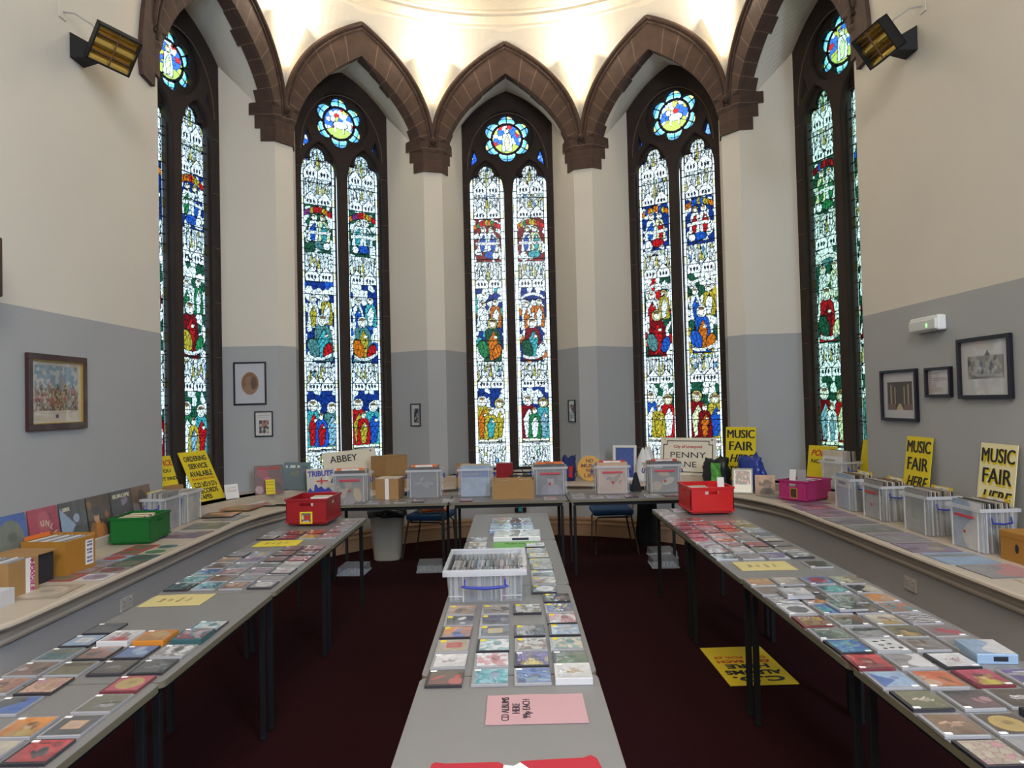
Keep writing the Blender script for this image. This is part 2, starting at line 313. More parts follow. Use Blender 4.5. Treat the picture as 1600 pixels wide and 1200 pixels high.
def head_raster(seed,pal):
    r=np.random.default_rng(seed); w,h=1.24,1.0; nx,ny=168,136; U,Z=np.meshgrid(np.linspace(-w/2,w/2,nx),np.linspace(-.5,.5,ny)); C=np.zeros((ny,nx,3))
    rr=np.hypot(U,Z-.05); th=np.arctan2(Z-.05,U); idv,bd=vor(U,Z,.06,.06,seed)
    C[:]=(.02,.10,.55); C[idv>.55]=(.15,.32,.85); C[(idv>.85)]=(.9,.95,1.); C[bd<.005]=LEAD
    a=np.mod(th+PI/12,PI/6); ring=(rr<.36); C[ring]=(.16,.50,.60); C[ring&(rr>.29)]=(.10,.30,.62); k=(np.mod((th*12/PI).astype(int)+7,3)==0); C[ring&(rr>.29)&k]=(.62,.66,.30); C[ring&(rr<.25)]=(.5,.75,.85)
    cl=(Z+5.366<5.065)&(np.abs(U)<.43); 
    C[ring&(np.minimum(np.mod(th+PI/2,PI/3),PI/3-np.mod(th+PI/2,PI/3))<.035)]=LEAD; C[ring&(np.abs(rr-.29)<.005)]=LEAD; C[ring&(np.abs(a)<.02)&(rr>.29)]=LEAD
    C[(rr<.235)]=(.006,.006,.01); c=rr<.198; C[c]=(.05,.16,.60); C[c&(idv>.5)]=(.80,.9,.92); C[c&(idv>.8)]=(.55,.5,.1); C[c&(idv<.08)]=(.6,.03,.03); C[c&(bd<.004)]=LEAD
    Zc=Z-.05
    shape(C,np.maximum(ell(U,Zc,0,-.15,.2,.09),rr-.2),(.45,.52,.12),.003)
    if seed%2: shape(C,ell(U,Zc,.02,-.02,.10,.05),'w',.004); shape(C,ell(U,Zc,-.08,.05,.035,.04),'w',.004); shape(C,rect(U,Zc,-.06,-.045,-.13,-.04),'w',.003); shape(C,rect(U,Zc,.06,.075,-.13,-.04),'w',.003)
    else: figure(C,U,Zc,0,-.17,.33,('w','c'),r)
    C[cl]=1.0
    return C
# ------------------------------------------------------------ apse geometry
def bay_f(k):
    a=R_(36*k); rx,ry=math.sin(a),math.cos(a); tx,ty=math.cos(a),-math.sin(a)
    return lambda t,n,z: (XC+rx*n+tx*t, YC+ry*n+ty*t, z)
def qb(p0,c,p1,s): return (p0[0]*(1-s)**2+2*c[0]*s*(1-s)+p1[0]*s*s, p0[1]*(1-s)**2+2*c[1]*s*(1-s)+p1[1]*s*s)
def lerp(a,b,t): return a+(b-a)*t
def reveal(l, s):
    """point (t,z) of the reveal at depth fraction l, s 0..1 along the arch"""
    return qb((lerp(.878,HW,l),lerp(4.95,5.61,l)),(lerp(.77,.3425,l),lerp(5.52,5.945,l)),(0,lerp(6.04,6.06,l)),s)
def rev_at(l,z):
    if z<=lerp(4.95,5.61,l): return lerp(.878,HW,l)
    a,b=0,1
    for _ in range(18):
        m=(a+b)/2
        if reveal(l,m)[1]<z: a=m
        else: b=m
    return reveal(l,a)[0]
def rev_n(l): return lerp(3.10,N_WIN,l)
EX=((HALF,5.19),(.945,5.96),(0,6.41))
def wide(k,l,e=0):
    """reveal outline at fraction l, left foot -> apex -> right foot"""
    S=[i/14 for i in range(15)]; L=[(-lerp(.878,HW,l),Z_UP-.02)]+[(-reveal(l,s)[0],reveal(l,s)[1]) for s in S]; return L+[(-t,z) for t,z in L[-2::-1]]
Z_RING=6.58; R_RING=2.93
for k in range(-2,3):
    f=bay_f(k); mb=MB()
    mb.grid([[f(t,rev_n(l),z) for t,z in wide(k,l)] for l in (0,.25,.5,.75,1)])
    # pier faces beside the opening
    for q in (-1,1):
        mb.quad(f(q*HALF,APO,Z_UP-.02),f(q*.878,3.10,Z_UP-.02),f(q*.878,3.10,4.95),f(q*HALF,APO,4.95))
        mb.quad(f(q*HALF,APO,4.9),f(q*.878,3.10,4.9),f(q*.86,3.09,5.3),f(q*HALF,APO,5.3))
    # spandrel and fan up to the ring
    rows=[]
    S=[i/16 for i in range(17)]; E=[qb(*EX,s) for s in S]; E=[(-a,b) for a,b in E]+[(a,b) for a,b in E[-2::-1]]
    for j in range(7):
        u=j/6; row=[]
        for t,z in E:
            z0=z-.06; n0=APO; ang=math.atan2(t,APO); 
            zt=lerp(z0,Z_RING,u); g=u**1.6
            d0=math.hypot(t,n0); rr=lerp(d0, R_RING, g); row.append(f(rr*math.sin(ang),rr*math.cos(ang),zt))
        rows.append(row)
    mb.grid(rows)
    struct(mb.obj('wall_apse_bay',PLASTER,smooth=False))
    # inner sill
    sl=MB(); sl.poly([(-.9,3.06),(.9,3.06),(HW+.02,3.80),(-HW-.02,3.80)],Z_UP-.1,Z_UP,f=lambda x,y,z:f(x,y,z)); struct(sl.obj('trim_sill',LEDGE))
    # sandstone arch: blocks with pale joints
    st=MB(); hs=MB()
    for q in (-1,1):
        segs=[]; nb=11; r=random.Random(k*7+q)
        zs=[4.75,4.90,5.06]
        P=[]
        def EI(s):
            # s<0: corbel (z from 4.75), s>=0 arch
            if s<0:
                z=lerp(4.73,5.03,s+1); return (HALF,z),(.862,z)
            p=reveal(.12,s); return ((HALF,lerp(5.03,5.19,s/.1)) if s<.1 else qb(*EX,(s-.1)/.9)), (p[0]-.018*(1-s),p[1]-.016*s)
        cuts=[-1,-.5,0]+[ (i+1)/8 for i in range(8)]
        for b in range(len(cuts)-1):
            s0,s1=cuts[b],cuts[b+1]; lam=[.24,.34,.44,.30,.20,.20,.20,.27 if q*k<=0 else .2,.2,.18,.18][b]
            ss=[s0,s0+.008,s0+(s1-s0)*.33,s0+(s1-s0)*.66,s1]
            rows=[]
            for s in ss:
                (et,ez),(it,iz)=EI(s); nf=3.035+ (0.03 if s<0 else 0)*0
                lt=lam; w=max(0,min(1,(s+1))) 
                bz=iz if s<.97 else min(iz,reveal(lt,1)[1]-.012); bt=max(0,rev_at(lt,bz+.012)-.014*(1-max(0,s)))
                nv=APO-.03
                rows.append([f(q*et,APO+.01,ez),f(q*et,nv,ez),f(q*(et+it)/2,nv+(.015 if s<0 else 0),(ez+iz)/2),f(q*(it+.012*min(1,8*(1-s))),nv+(.04 if s<.1 else 0.01),iz+.0),f(q*it,nv+.05,iz),f(q*bt,rev_n(lt),bz),f(q*(bt+.02),rev_n(lt),bz+(0.02 if s>=0 else 0))])
            st.grid(rows[:2],1); st.grid(rows[1:],0)
            st.add(rows[0],[(0,1,2,3,4,5,6)],0); st.add(rows[-1],[(0,1,2,3,4,5,6)],0)
        # hood mould
        pts=[qb((HALF-.004,5.10),(.948,5.95),(0,6.425),i/20) for i in range(21)]
        hs.tube([f(q*t,APO-.035,z+.005) for t,z in pts],.026,8); hs.tube([f(q*t*.955,APO-.034,z-.055) for t,z in pts],.012,6)
    ao=struct(st.obj('trim_stone_arch',[STONE,MORTAR]))
    h=hs.obj('hood_mould',STONE,ao,smooth=True)
    # window
    wn=bpy.data.objects.new('window_%d'%(k+3),None); COL.objects.link(wn); struct(wn)
    a=R_(36*k); WM=Matrix.Translation((XC+math.sin(a)*N_WIN,YC+math.cos(a)*N_WIN,0))@Matrix.Rotation(-a,4,'Z'); wn.matrix_world=WM
    def plate(name, holes, y0, y1, m, bev=0, parent=wn):
        c=bpy.data.curves.new('c','CURVE'); c.dimensions='2D'; c.fill_mode='BOTH'; c.extrude=(y1-y0)/2; c.bevel_depth=bev; c.bevel_resolution=1
        O=[(t*1.03,z+(.03 if z>1 else -.05)) for t,z in wide(0,1)]
        for H in [O]+holes:
            sp=c.splines.new('POLY'); sp.points.add(len(H)-1)
            for i,p in enumerate(H): sp.points[i].co=(p[0],p[1],0,1)
            sp.use_cyclic_u=True
        t=bpy.data.objects.new('t',c); COL.objects.link(t); bpy.context.view_layer.update(); me=bpy.data.meshes.new_from_object(t.evaluated_get(bpy.context.evaluated_depsgraph_get())); bpy.data.objects.remove(t)
        me.materials.clear(); me.materials.append(m); 
        return link(name,me,parent,Matrix.Translation((0,(y0+y1)/2,0))@Matrix.Rotation(R_(90),4,'X'))
    def circ(cx,cz,r,n=40,a0=0,a1=2*PI): return [(cx+r*math.cos(a0+(a1-a0)*i/n),cz+r*math.sin(a0+(a1-a0)*i/n)) for i in range(n)]
    def pointed(x0,x1,zb,zs,za):
        c=(x0+x1)/2; L=[(x0,zb)]+[qb((x0,zs),(x0+.01,lerp(zs,za,.72)),(c,za),i/10) for i in range(11)]; return L+[(2*c-x,z) for x,z in L[-2::-1]]
    def trefoil(x0,x1,zb,zs,zt):
        w=x1-x0; c=(x0+x1)/2; L=[(x0,zb)]
        for i in range(9):
            a=PI-PI*.62*i/8; L.append((x0+w*.24+w*.24*math.cos(a),zs+w*.24*math.sin(a)))
        for i in range(12):
            a=PI*1.12-PI*.62*i/11; L.append((c+w*.235*math.cos(a),zt-w*.27+w*.27*math.sin(a)))
        return L+[(2*c-x,z) for x,z in L[-1::-1]]
    RZ=5.416
    rose=[]
    for i in range(6):
        a0=PI/2+i*PI/3
        for j in range(13):
            b=a0+(-1+2*j/12)*1.9; rose.append((.215*math.cos(a0)+.125*math.cos(b),RZ+.215*math.sin(a0)+.125*math.sin(b)))
    tri=[(-.475,5.27),(-.44,5.20),(-.405,5.10),(-.43,5.055),(-.50,4.995),(-.525,4.96),(-.53,5.02),(-.51,5.13)]
    tri2=[(-x,z) for x,z in tri[::-1]]
    outer=[pointed(-.575,-.05,.74,4.62,5.10),pointed(.05,.575,.74,4.62,5.10),circ(0,RZ,.385),[(x*1.02,z) for x,z in tri],[(x*1.02,z) for x,z in tri2]]
    inner=[trefoil(-.55,-.07,.76,4.775,5.04),trefoil(.07,.55,.76,4.775,5.04),rose,tri,tri2]
    plate('stone_frame',outer,0,.07,STONE_D,.012); plate('tracery',inner,.07,.13,STONE_D,.006)
    md=MB()
    if 1:
        for z in [1.0+.62*i for i in range(7)]: 
            for q in (-1,1): md.box(q*.585-.05,q*.585+.05,-.0135,-.012,z,z+.006)
        md.tube([(.565*math.cos(PI*i/30)*1.0,-.012,4.95+.80*math.sin(PI*i/30)) for i in range(31)],.006,6)
        md.obj('mortar_joints',MORTAR,wn)
    pals={-2:('B',"ryo","bgt",'G',"rRg","Ryt"),-1:('G',"oryp","bTt",'B',"rtyb","rRoT"),0:('R',"rogy","tgb",'B',"wyto","rRGg"),1:('B',"yyob","srb",'G',"roby","bRrT"),2:('G',"rRbg","bgg",'G',"cwRT","RcGr")}[k]
    outdoor_tint={-2:(.86,.96,1.),-1:(.88,.97,1.),0:(1,1,.98),1:(1,1,.97),2:(.62,.80,.66)}[k]  # colour and strength of the light outside, put into each window's glass
    for q in (0,1):
        C=lancet_raster(100+k*10+q,pals)*np.array(outdoor_tint); x=(-.31,.31)[q]
        g=paint_grid('glass_light',C,LW,LZ1-LZ0,GLASS,wn,Matrix.Translation((x,.10,(LZ0+LZ1)/2)),flat=False)
        bb=MB()
        for i in range(14): bb.box(x-LW/2,x+LW/2,.088,.097,1.085+.29*i-.004,1.085+.29*i+.004)
        bb.obj('saddle_bars',BLACK,wn)
    C=head_raster(300+k,pals)*np.array(outdoor_tint); paint_grid('glass_rose',C,1.24,1.0,GLASS,wn,Matrix.Translation((0,.105,RZ-.05)),flat=False)
    # daylight portal of this window
    l=bpy.data.lights.new('portal','AREA'); l.shape='RECTANGLE'; l.size=1.2; l.size_y=5.2; l.cycles.is_portal=True
    o=bpy.data.objects.new('portal',l); COL.objects.link(o); o.matrix_world=WM@Matrix.Translation((0,.25,3.3))@Matrix.Rotation(R_(-90),4,'X')
# label stops where the hood moulds meet
for i,a in enumerate((-54,-18,18,54)):
    mb=MB(); c=Vector((XC+math.sin(R_(a))*(RAD-.05),YC+math.cos(R_(a))*(RAD-.05),5.14)); mb.lathe([(.0,-.05),(.03,-.045),(.045,-.02),(.045,.02),(.03,.045),(0,.05)],12)
    mb.tube([(.0,-.03,0),(.0,-.055,0)],.02,10)
    struct(mb.obj('trim_boss',STONE,smooth=True,M=Matrix.Translation(c)@Matrix.Rotation(R_(-a),4,'Z')@Matrix.Rotation(R_(90),4,'X')))
# stone strip on the side walls, where the outer arches die
for q in (-1,1):
    mb=MB(); X=XC+q*RAD; pts=[(YC+.0,4.60),(YC-.21,4.62),(YC-.23,4.72),(YC-.22,4.95),(YC-.18,5.2),(YC-.10,5.5),(YC,5.8)]
    mb.poly(pts,0,.05,f=lambda a,b,c:(X-q*(c-.01),a,b)); struct(mb.obj('trim_springer',STONE))
# cornice and ceiling
prof=[(2.96,6.54),(2.93,6.575),(2.91,6.58),(2.90,6.61),(2.87,6.615),(2.80,6.645),(2.78,6.65),(2.77,6.68),(2.72,6.685),(2.70,6.70),(2.60,6.72)]
mb=MB(); rows=[]
for r,z in prof:
    rows.append([(XC-r,YC-3.5,z)]+[(XC-r*math.cos(PI*i/72),YC+r*math.sin(PI*i/72),z) for i in range(73)]+[(XC+r,YC-3.5,z)])
mb.grid(rows); struct(mb.obj('trim_cornice',mat('cornice_paint',(.72,.66,.54),.7),smooth=False))
mb=MB(); rows=[]
for j in range(12):
    r=2.62*(1-j/11); z=6.66+.55*math.sin(PI/2*j/11); rows.append([(XC-r*math.cos(PI*i/48),YC+r*math.sin(PI*i/48),z) for i in range(97)])
mb.grid(rows); struct(mb.obj('ceiling',CEIL,smooth=True))
mb=MB()
for q in (-1,1): mb.add([(XC+q*2.55,-6,6.66),(XC+q*3.3,-6,6.4),(XC+q*3.3,YC+.1,6.4),(XC+q*2.9,YC+.1,6.52)],[(0,1,2,3)])
mb.box(-3.4,3.4,-6.1,YC-2.4,6.7,6.8); mb.box(-3.4,3.4,YC-2.7,YC-2.4,6.5,7.3); mb.box(-4.5,4.5,YC-2.6,YC+4,7.3,7.4)
for q in (-1,1): mb.box(q*3.2-.1,q*3.2+.1,YC-3.6,YC+.02,6.35,7.35)
struct(mb.obj('ceiling_nave',CEIL))
# side walls, rear wall, floor
for q,nm in ((-1,'left'),(1,'right')):
    mb=MB(); X=XC+q*RAD; mb.quad((X,-6,0),(X,YC,0),(X,YC,6.7),(X,-6,6.7)); struct(mb.obj('wall_'+nm,PLASTER))
mb=MB(); mb.box(-3.4,3.4,-6.1,-6,0,6.8); struct(mb.obj('wall_rear',PLASTER))
mb=MB(); mb.quad((-4.5,-6.2,0),(4.5,-6.2,0),(4.5,11,0),(-4.5,11,0)); struct(mb.obj('floor',CARPET))
# stone corbel on the left wall
mb=MB(); mb.rbox(-3.22,-3.05,3.9,4.38,Z_GREY,2.73,.01); struct(mb.obj('trim_corbel',STONE))
# dado with ledge: profile swept round the apse
path=[]
PR=2.60
for i in range(9):
    a=PI/2*i/8; path.append(((PR+.3)-.3*math.sin(a)+XC if 0 else XC+PR+.3-.3*math.sin(a), 3.70-.3*math.cos(a), (-math.sin(a),-math.cos(a))))
path=[(XC+3.3,3.40,(0,-1))]+path
for i in range(1,8): path.append((XC+PR,lerp(3.70,YC,i/8),(-1,0)))
for i in range(0,49):
    a=PI*i/48; path.append((XC+PR*math.cos(a),YC+PR*math.sin(a),(-math.cos(a),-math.sin(a))))
right=[p for p in path[:17]]
path+= [(2*XC-x,y,(-nx,ny)) for x,y,(nx,ny) in right[::-1]]
def sweep(prof): return [[(x+nx*d,y+ny*d,z) for x,y,(nx,ny) in path] for d,z in prof]
mb=MB(); mb.grid(sweep([(0,.225),(0,.515)])); struct(mb.obj('wall_dado',DADO,smooth=True))
mb=MB(); mb.grid(sweep([(.02,0),(.02,.135),(.03,.14),(.03,.155),(.012,.165),(.012,.185),(.024,.195),(.024,.21),(0,.23)])); struct(mb.obj('baseboard_apse',SKIRT))
np_=[(0,.508),(.022,.510),(.036,.520),(.040,.533),(.034,.546),(.014,.552),(.008,.566),(.012,.582),(.030,.594),(.034,.600),(.078,.602),(.094,.609),(.101,.620),(.097,.632),(.080,.640)]
mb=MB(); mb.grid(sweep(np_)); 
top=[(x+nx*.08,y+ny*.08) for x,y,(nx,ny) in path]; far=[(XC-3.30,3.35),(XC-3.3,YC)]+[(XC-3.3*math.cos(PI*i/30),YC+3.3*math.sin(PI*i/30)) for i in range(1,30)]+[(XC+3.3,YC),(XC+3.3,3.35)]
tr=tessellate_polygon([[Vector((*p,0)) for p in top+far]]); mb.add([(*p,Z_LED) for p in top+far],[tuple(t) for t in tr])
struct(mb.obj('trim_ledge',LEDGE,smooth=False))
# upstand at the back of the ledge
up=[]; 
for nrm,zz in ((3.15,Z_LED),(3.15,Z_UP-.01),(3.16,Z_UP),(3.35,Z_UP)):
    up.append([(XC+nrm,3.45,zz)]+[(XC+nrm*math.cos(PI*i/48),YC+nrm*math.sin(PI*i/48),zz) for i in range(49)]+[(XC-nrm,3.45,zz)])
mb=MB(); mb.grid(up); struct(mb.obj('trim_upstand',LEDGE))
#==PART2==
# ------------------------------------------------------------ uplighters between the arches
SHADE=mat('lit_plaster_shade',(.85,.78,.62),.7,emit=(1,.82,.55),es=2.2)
for i,(a,nm) in enumerate(((-54,'leftmost'),(-18,'second from left'),(18,'second from right'),(54,'rightmost'))):
    M=Matrix.Translation((XC+math.sin(R_(a))*(RAD-.10),YC+math.cos(R_(a))*(RAD-.10),5.62))@Matrix.Rotation(-R_(a),4,'Z')
    t=empty('wall_uplighter',M,'glowing plaster wedge uplighter above the stone arches, %s of the four'%nm,'wall light','uplighters between the arches')
    mb=MB(); top=[(-.24,0),(-.22,-.10),(0,-.19),(.22,-.10),(.24,0)]; bot=[(-.012,0),(-.01,-.01),(0,-.015),(.01,-.01),(.012,0)]
    mb.grid([[(x,y,0) for x,y in bot],[(x,y,.56) for x,y in top],[(x*.95,y*.93,.56) for x,y in top],[(x*.95,y*.93,.03) for x,y in bot]],close=True)
    mb.obj('shade',SHADE,t)
    mb=MB(); mb.tube([(-.10,-.06,.42),(.10,-.06,.42)],.012,8); mb.obj('lamp_tube',mat('lamp_tube',(1,.9,.7),.4,emit=(1,.85,.6),es=8),t)
    l=bpy.data.lights.new('uplight','POINT'); l.energy=15; l.color=(1,.87,.70); l.shadow_soft_size=.06
    o=bpy.data.objects.new('uplight',l); COL.objects.link(o); o.parent=t; o.location=(0,-.15,.66)
# ------------------------------------------------------------ folding tables
def make_table(M,label,L=1.2,D=.6,legs=True):
    t=empty('folding_table',M,label,'table','grey folding tables')
    mb=MB(); mb.rbox(-D/2,D/2,-L/2,L/2,.6955,.7185,.03,4,vertical=True); mb.obj('table_top_edge',EDGE,t)
    mb=MB(); mb.rbox(-D/2+.001,D/2-.001,-L/2+.001,L/2-.001,.7180,.72,.03,4,vertical=True); mb.obj('table_top',TABLE,t)
    mb=MB()
    for q in (-1,1): mb.box(q*(D/2-.045)-.012,q*(D/2-.045)+.012,-L/2+.05,L/2-.05,.66,.6955); mb.box(-D/2+.045,D/2-.045,q*(L/2-.065)-.012,q*(L/2-.065)+.012,.66,.6955)
    mb.obj('frame',BLACK,t)
    for qx in (-1,1):
        for qy in (-1,1):
            mb=MB(); mb.rbox(qx*(D/2-.045)-.0135,qx*(D/2-.045)+.0135,qy*(L/2-.055)-.0135,qy*(L/2-.055)+.0135,.012,.66,.002,1)
            g=mb.obj('leg',BLACK,t); mb=MB(); mb.rbox(qx*(D/2-.045)-.015,qx*(D/2-.045)+.015,qy*(L/2-.055)-.015,qy*(L/2-.055)+.015,0,.02,.002,1); mb.obj('foot_cap',BLACK,g)
    return t
order=['nearest the camera','second from the camera','third from the camera','farthest from the camera']
for run,(x0,ends) in {'centre':(-.035,[1.33,2.555,3.785,5.0,6.2]),'left':(-1.55,[1.36,2.565,3.765,4.965,6.17]),'right':(1.465,[1.37,2.58,3.79,5.04,6.22])}.items():
    for i in range(4):
        a,b=ends[i],ends[i+1]; make_table(place(x0,(a+b)/2,0),'grey folding table in the %s row, %s'%(run,order[i]),L=b-a-.008,D=.612)
for i,(a,b) in enumerate(((-1.79,-.635),(-.625,.505),(.515,1.68))):
    make_table(place((a+b)/2,7.26,0,90),'grey folding table crosswise under the windows, %s of three'%['left','middle','right'][i],L=b-a,D=.62)
# ------------------------------------------------------------ cases and covers
PAL={'grey':(.28,.27,.27),'dark grey':(.07,.07,.075),'black':(.02,.02,.025),'white':(.72,.70,.70),'cream':(.62,.54,.42),'orange':(.70,.25,.03),'orange-red':(.60,.13,.04),'red':(.55,.02,.025),
 'dark red':(.20,.02,.03),'crimson':(.45,.04,.08),'pink':(.52,.25,.27),'mauve':(.30,.22,.32),'blue':(.05,.13,.42),'pale blue':(.30,.42,.58),'teal':(.05,.33,.36),'dark teal':(.04,.12,.13),
 'green':(.06,.22,.08),'grey-green':(.18,.21,.16),'olive':(.16,.15,.08),'yellow':(.66,.50,.05),'gold':(.50,.33,.08),'brown':(.20,.11,.06),'dark brown':(.07,.045,.03),'peach':(.60,.36,.22),'purple':(.14,.08,.30),'beige':(.42,.35,.26),'magenta':(.45,.03,.20),'salmon':(.45,.20,.14)}
def cover_raster(base,acc,style,seed,n=26,w=.12,h=.12):
    r=np.random.default_rng(seed); U,Z=np.meshgrid(np.linspace(0,1,n),np.linspace(0,1,n)); b=np.array(PAL[base]); a=np.array(PAL[acc]); C=np.zeros((n,n,3))+b
    idv,bd=vor(U,Z,.22,.22,seed%97+3); id2,_=vor(U,Z,.09,.09,seed%89+5)
    C*=(.88+.24*idv)[...,None]
    def e(cx,cz,rx,rz,c,rot=0): C[ell(U,Z,cx,cz,rx,rz,rot)<0]=c
    def re(x0,x1,z0,z1,c): C[rect(U,Z,x0,x1,z0,z1)<0]=c
    if style=='photo':
        g=np.clip(Z+.35*np.sin(U*r.uniform(1,5)+r.uniform(0,6)),0,1)[...,None]; C=C*g+(b*.45+a*.25)*(1-g)
        for k in range(r.integers(2,6)): e(r.uniform(.1,.9),r.uniform(.1,.8),r.uniform(.06,.28),r.uniform(.05,.25),[a,a*.6,a*.7+b*.3+.04,b*.4,a*.5+.22][r.integers(0,5)],r.uniform(0,3))
        if r.random()<.5: m=(rect(U,Z,.1,r.uniform(.5,.9),.80,.90)<0)&(id2>.25); C[m]=[a+.15,b*.3,np.array((.6,.58,.55))][r.integers(0,3)]
    elif style=='figure':
        x=r.uniform(.35,.62); C=C*(.6+.5*Z[...,None]); e(x,.08,.36,.30,a*.55+b*.2); e(x+.05,.10,.16,.32,a*.9); e(x,.52,.14,.19,(a+np.array((.5,.36,.26)))*.5); e(x-.02,.64,.17,.12,b*.35); e(x+.13,.50,.05,.2,b*.35)
        for k in range(3): e(r.uniform(.05,.95),r.uniform(.2,.9),.08,.10,a*.4+b*.3)
    elif style=='disc': e(.5,.5,.40,.40,a); e(.5,.5,.30,.30,a*.85+.02); e(.55,.55,.14,.10,a*.6)
    elif style=='band': re(0,1,.62,.86,a); re(.1,.6,.70,.78,b*.5)
    elif style=='split': C[U+.2*np.sin(Z*6)>.5]=a
    elif style=='swirl_glare': m=np.sin(9*np.hypot(U-.4,Z-.5)+5*idv+3*np.sin(U*5))>.1; C[m]=a*.65+b*.35; e(.6,.6,.15,.2,a*.5+.1)  # swirling prints, and wavy glare on cases painted into the cover
    elif style=='stripes': C[np.sin(Z*34+idv*2)>.2]=a; 
    elif style=='spots':
        for k in range(7): e(r.uniform(.15,.85),r.uniform(.15,.85),r.uniform(.05,.13),r.uniform(.04,.10),a)
    elif style=='window': re(.25,.78,.28,.75,a); e(.5,.5,.16,.14,a*.6+.1)
    elif style=='words':
        re(.1,.85,.75,.88,a); m=(rect(U,Z,.12,.85,.15,.62)<0)&(np.sin(Z*55)>.2)&(id2>.3); C[m]=a
    elif style=='map': C[np.abs(idv-.5)<.12]=a; C[bd<.02]=a*.6
    elif style=='shape':
        x=r.uniform(.25,.4); ang=r.uniform(-.6,.9)
        for k in range(5): e(x+.10*k,.35+.25*r.random(),r.uniform(.05,.16),r.uniform(.015,.05),a*r.uniform(.8,1.05),ang+r.uniform(-.5,.5))
        e(x+.25,.45,.14,.08,a*.55+b*.3,ang); C*=np.clip(.8+.35*Z,0,1.1)[...,None]
    elif style=='corner': C[polyf(U,Z,[(0,0),(.55,.45),(0,.9)])<0]=a; e(.6,.6,.12,.1,a*.7+.1)
    C*=(.93+.14*id2)[...,None]; C=C*.82+.045; return np.clip(C,0,1)  # covers pulled toward grey: glare haze of the clear lids put into the colour
CDME={}
def cd_mesh(tray,th):
    if (tray,th) not in CDME:
        mb=MB(); mb.rbox(-.0625,.0625,-.071,.071,0,th,.0012,1); mb.box(-.062,.062,-.0716,-.0705,.002,th-.002); CDME[(tray,th)]=mb.mesh('compact_disc_case',{'k':CASEK,'g':CASEG,'r':CASER}.get(tray) or mat('sleeve_'+tray,tuple(c*.8 for c in PAL[tray]),.5))
    return CDME[(tray,th)]
_m=MB(); _m.rbox(-.011,.011,-.0065,.0065,0,.0005,.002,2,vertical=True); ST_ME=_m.mesh('price_sticker',STICK)
_m=MB(); _m.lathe([(0,0),(.013,0),(.013,.0006),(0,.0006)],16); SY_ME=_m.mesh('round_sticker',STICKY)
rr=random.Random(5)
def put_cd(x,yf,desc,label,z=.72,group=None,yaw=None,th=.0105,n=26,stick='w',seed=None,tray=None):
    parts=desc.split('/'); base,acc,style=parts[0],parts[1],parts[2]; seed=seed or rr.randint(1,9999)
    if th>.02: tray=base
    tray=tray or rr.choice('kggg' if base not in('dark red','crimson','red') else 'rrk')
    yaw=rr.uniform(-1.2,1.2) if yaw is None else yaw
    o=link('compact_disc_case',cd_mesh(tray,th),None,place(x,yf+.071,z,yaw)); tag(o,label,'CD',group)
    C=cover_raster(base,acc,style,seed,n); paint_grid('printed_cover',C,.113,.128,COVER,o,Matrix.Translation((.0045,0,th+.0005)))
    if stick=='w': link('price_sticker',ST_ME,o,Matrix.Translation((rr.choice([-.045,.046]) if x>1 else -.045,(-.058 if x>1 else .057),th+.0007)))
    elif stick=='y': link('round_sticker',SY_ME,o,Matrix.Translation((-.04,.05,th+.0007)))
    return o
ROWN=['first','second','third','fourth','fifth','sixth','seventh','eighth','ninth','tenth','eleventh','twelfth','thirteenth','fourteenth','fifteenth','sixteenth','seventeenth','eighteenth','nineteenth','twentieth','last but one','last']
USED={}
def cdrun(side,xs,rows,cn,group):
    for i,(yf,items) in enumerate(rows):
        for c,d in enumerate(items.split(',')):
            d=d.strip()
            if not d or d=='-': continue
            th=.0105
            if d[0]=='*': th=.024; d=d[1:]
            b,a=d.split('/')[:2]
            key=(side,b,a,cn[c]); 
            label='%s%s and %s CD case, %s tables, %s row, %s'%('thick ' if th>.02 else '',b,a,side,ROWN[i],cn[c])
            put_cd(xs[c]+rr.uniform(-.004,.004),yf+rr.uniform(-.005,.005),d,label,group=group,th=th,n=34 if yf<3 else 22,tray=None)
RX=[1.222,1.369,1.516,1.665]
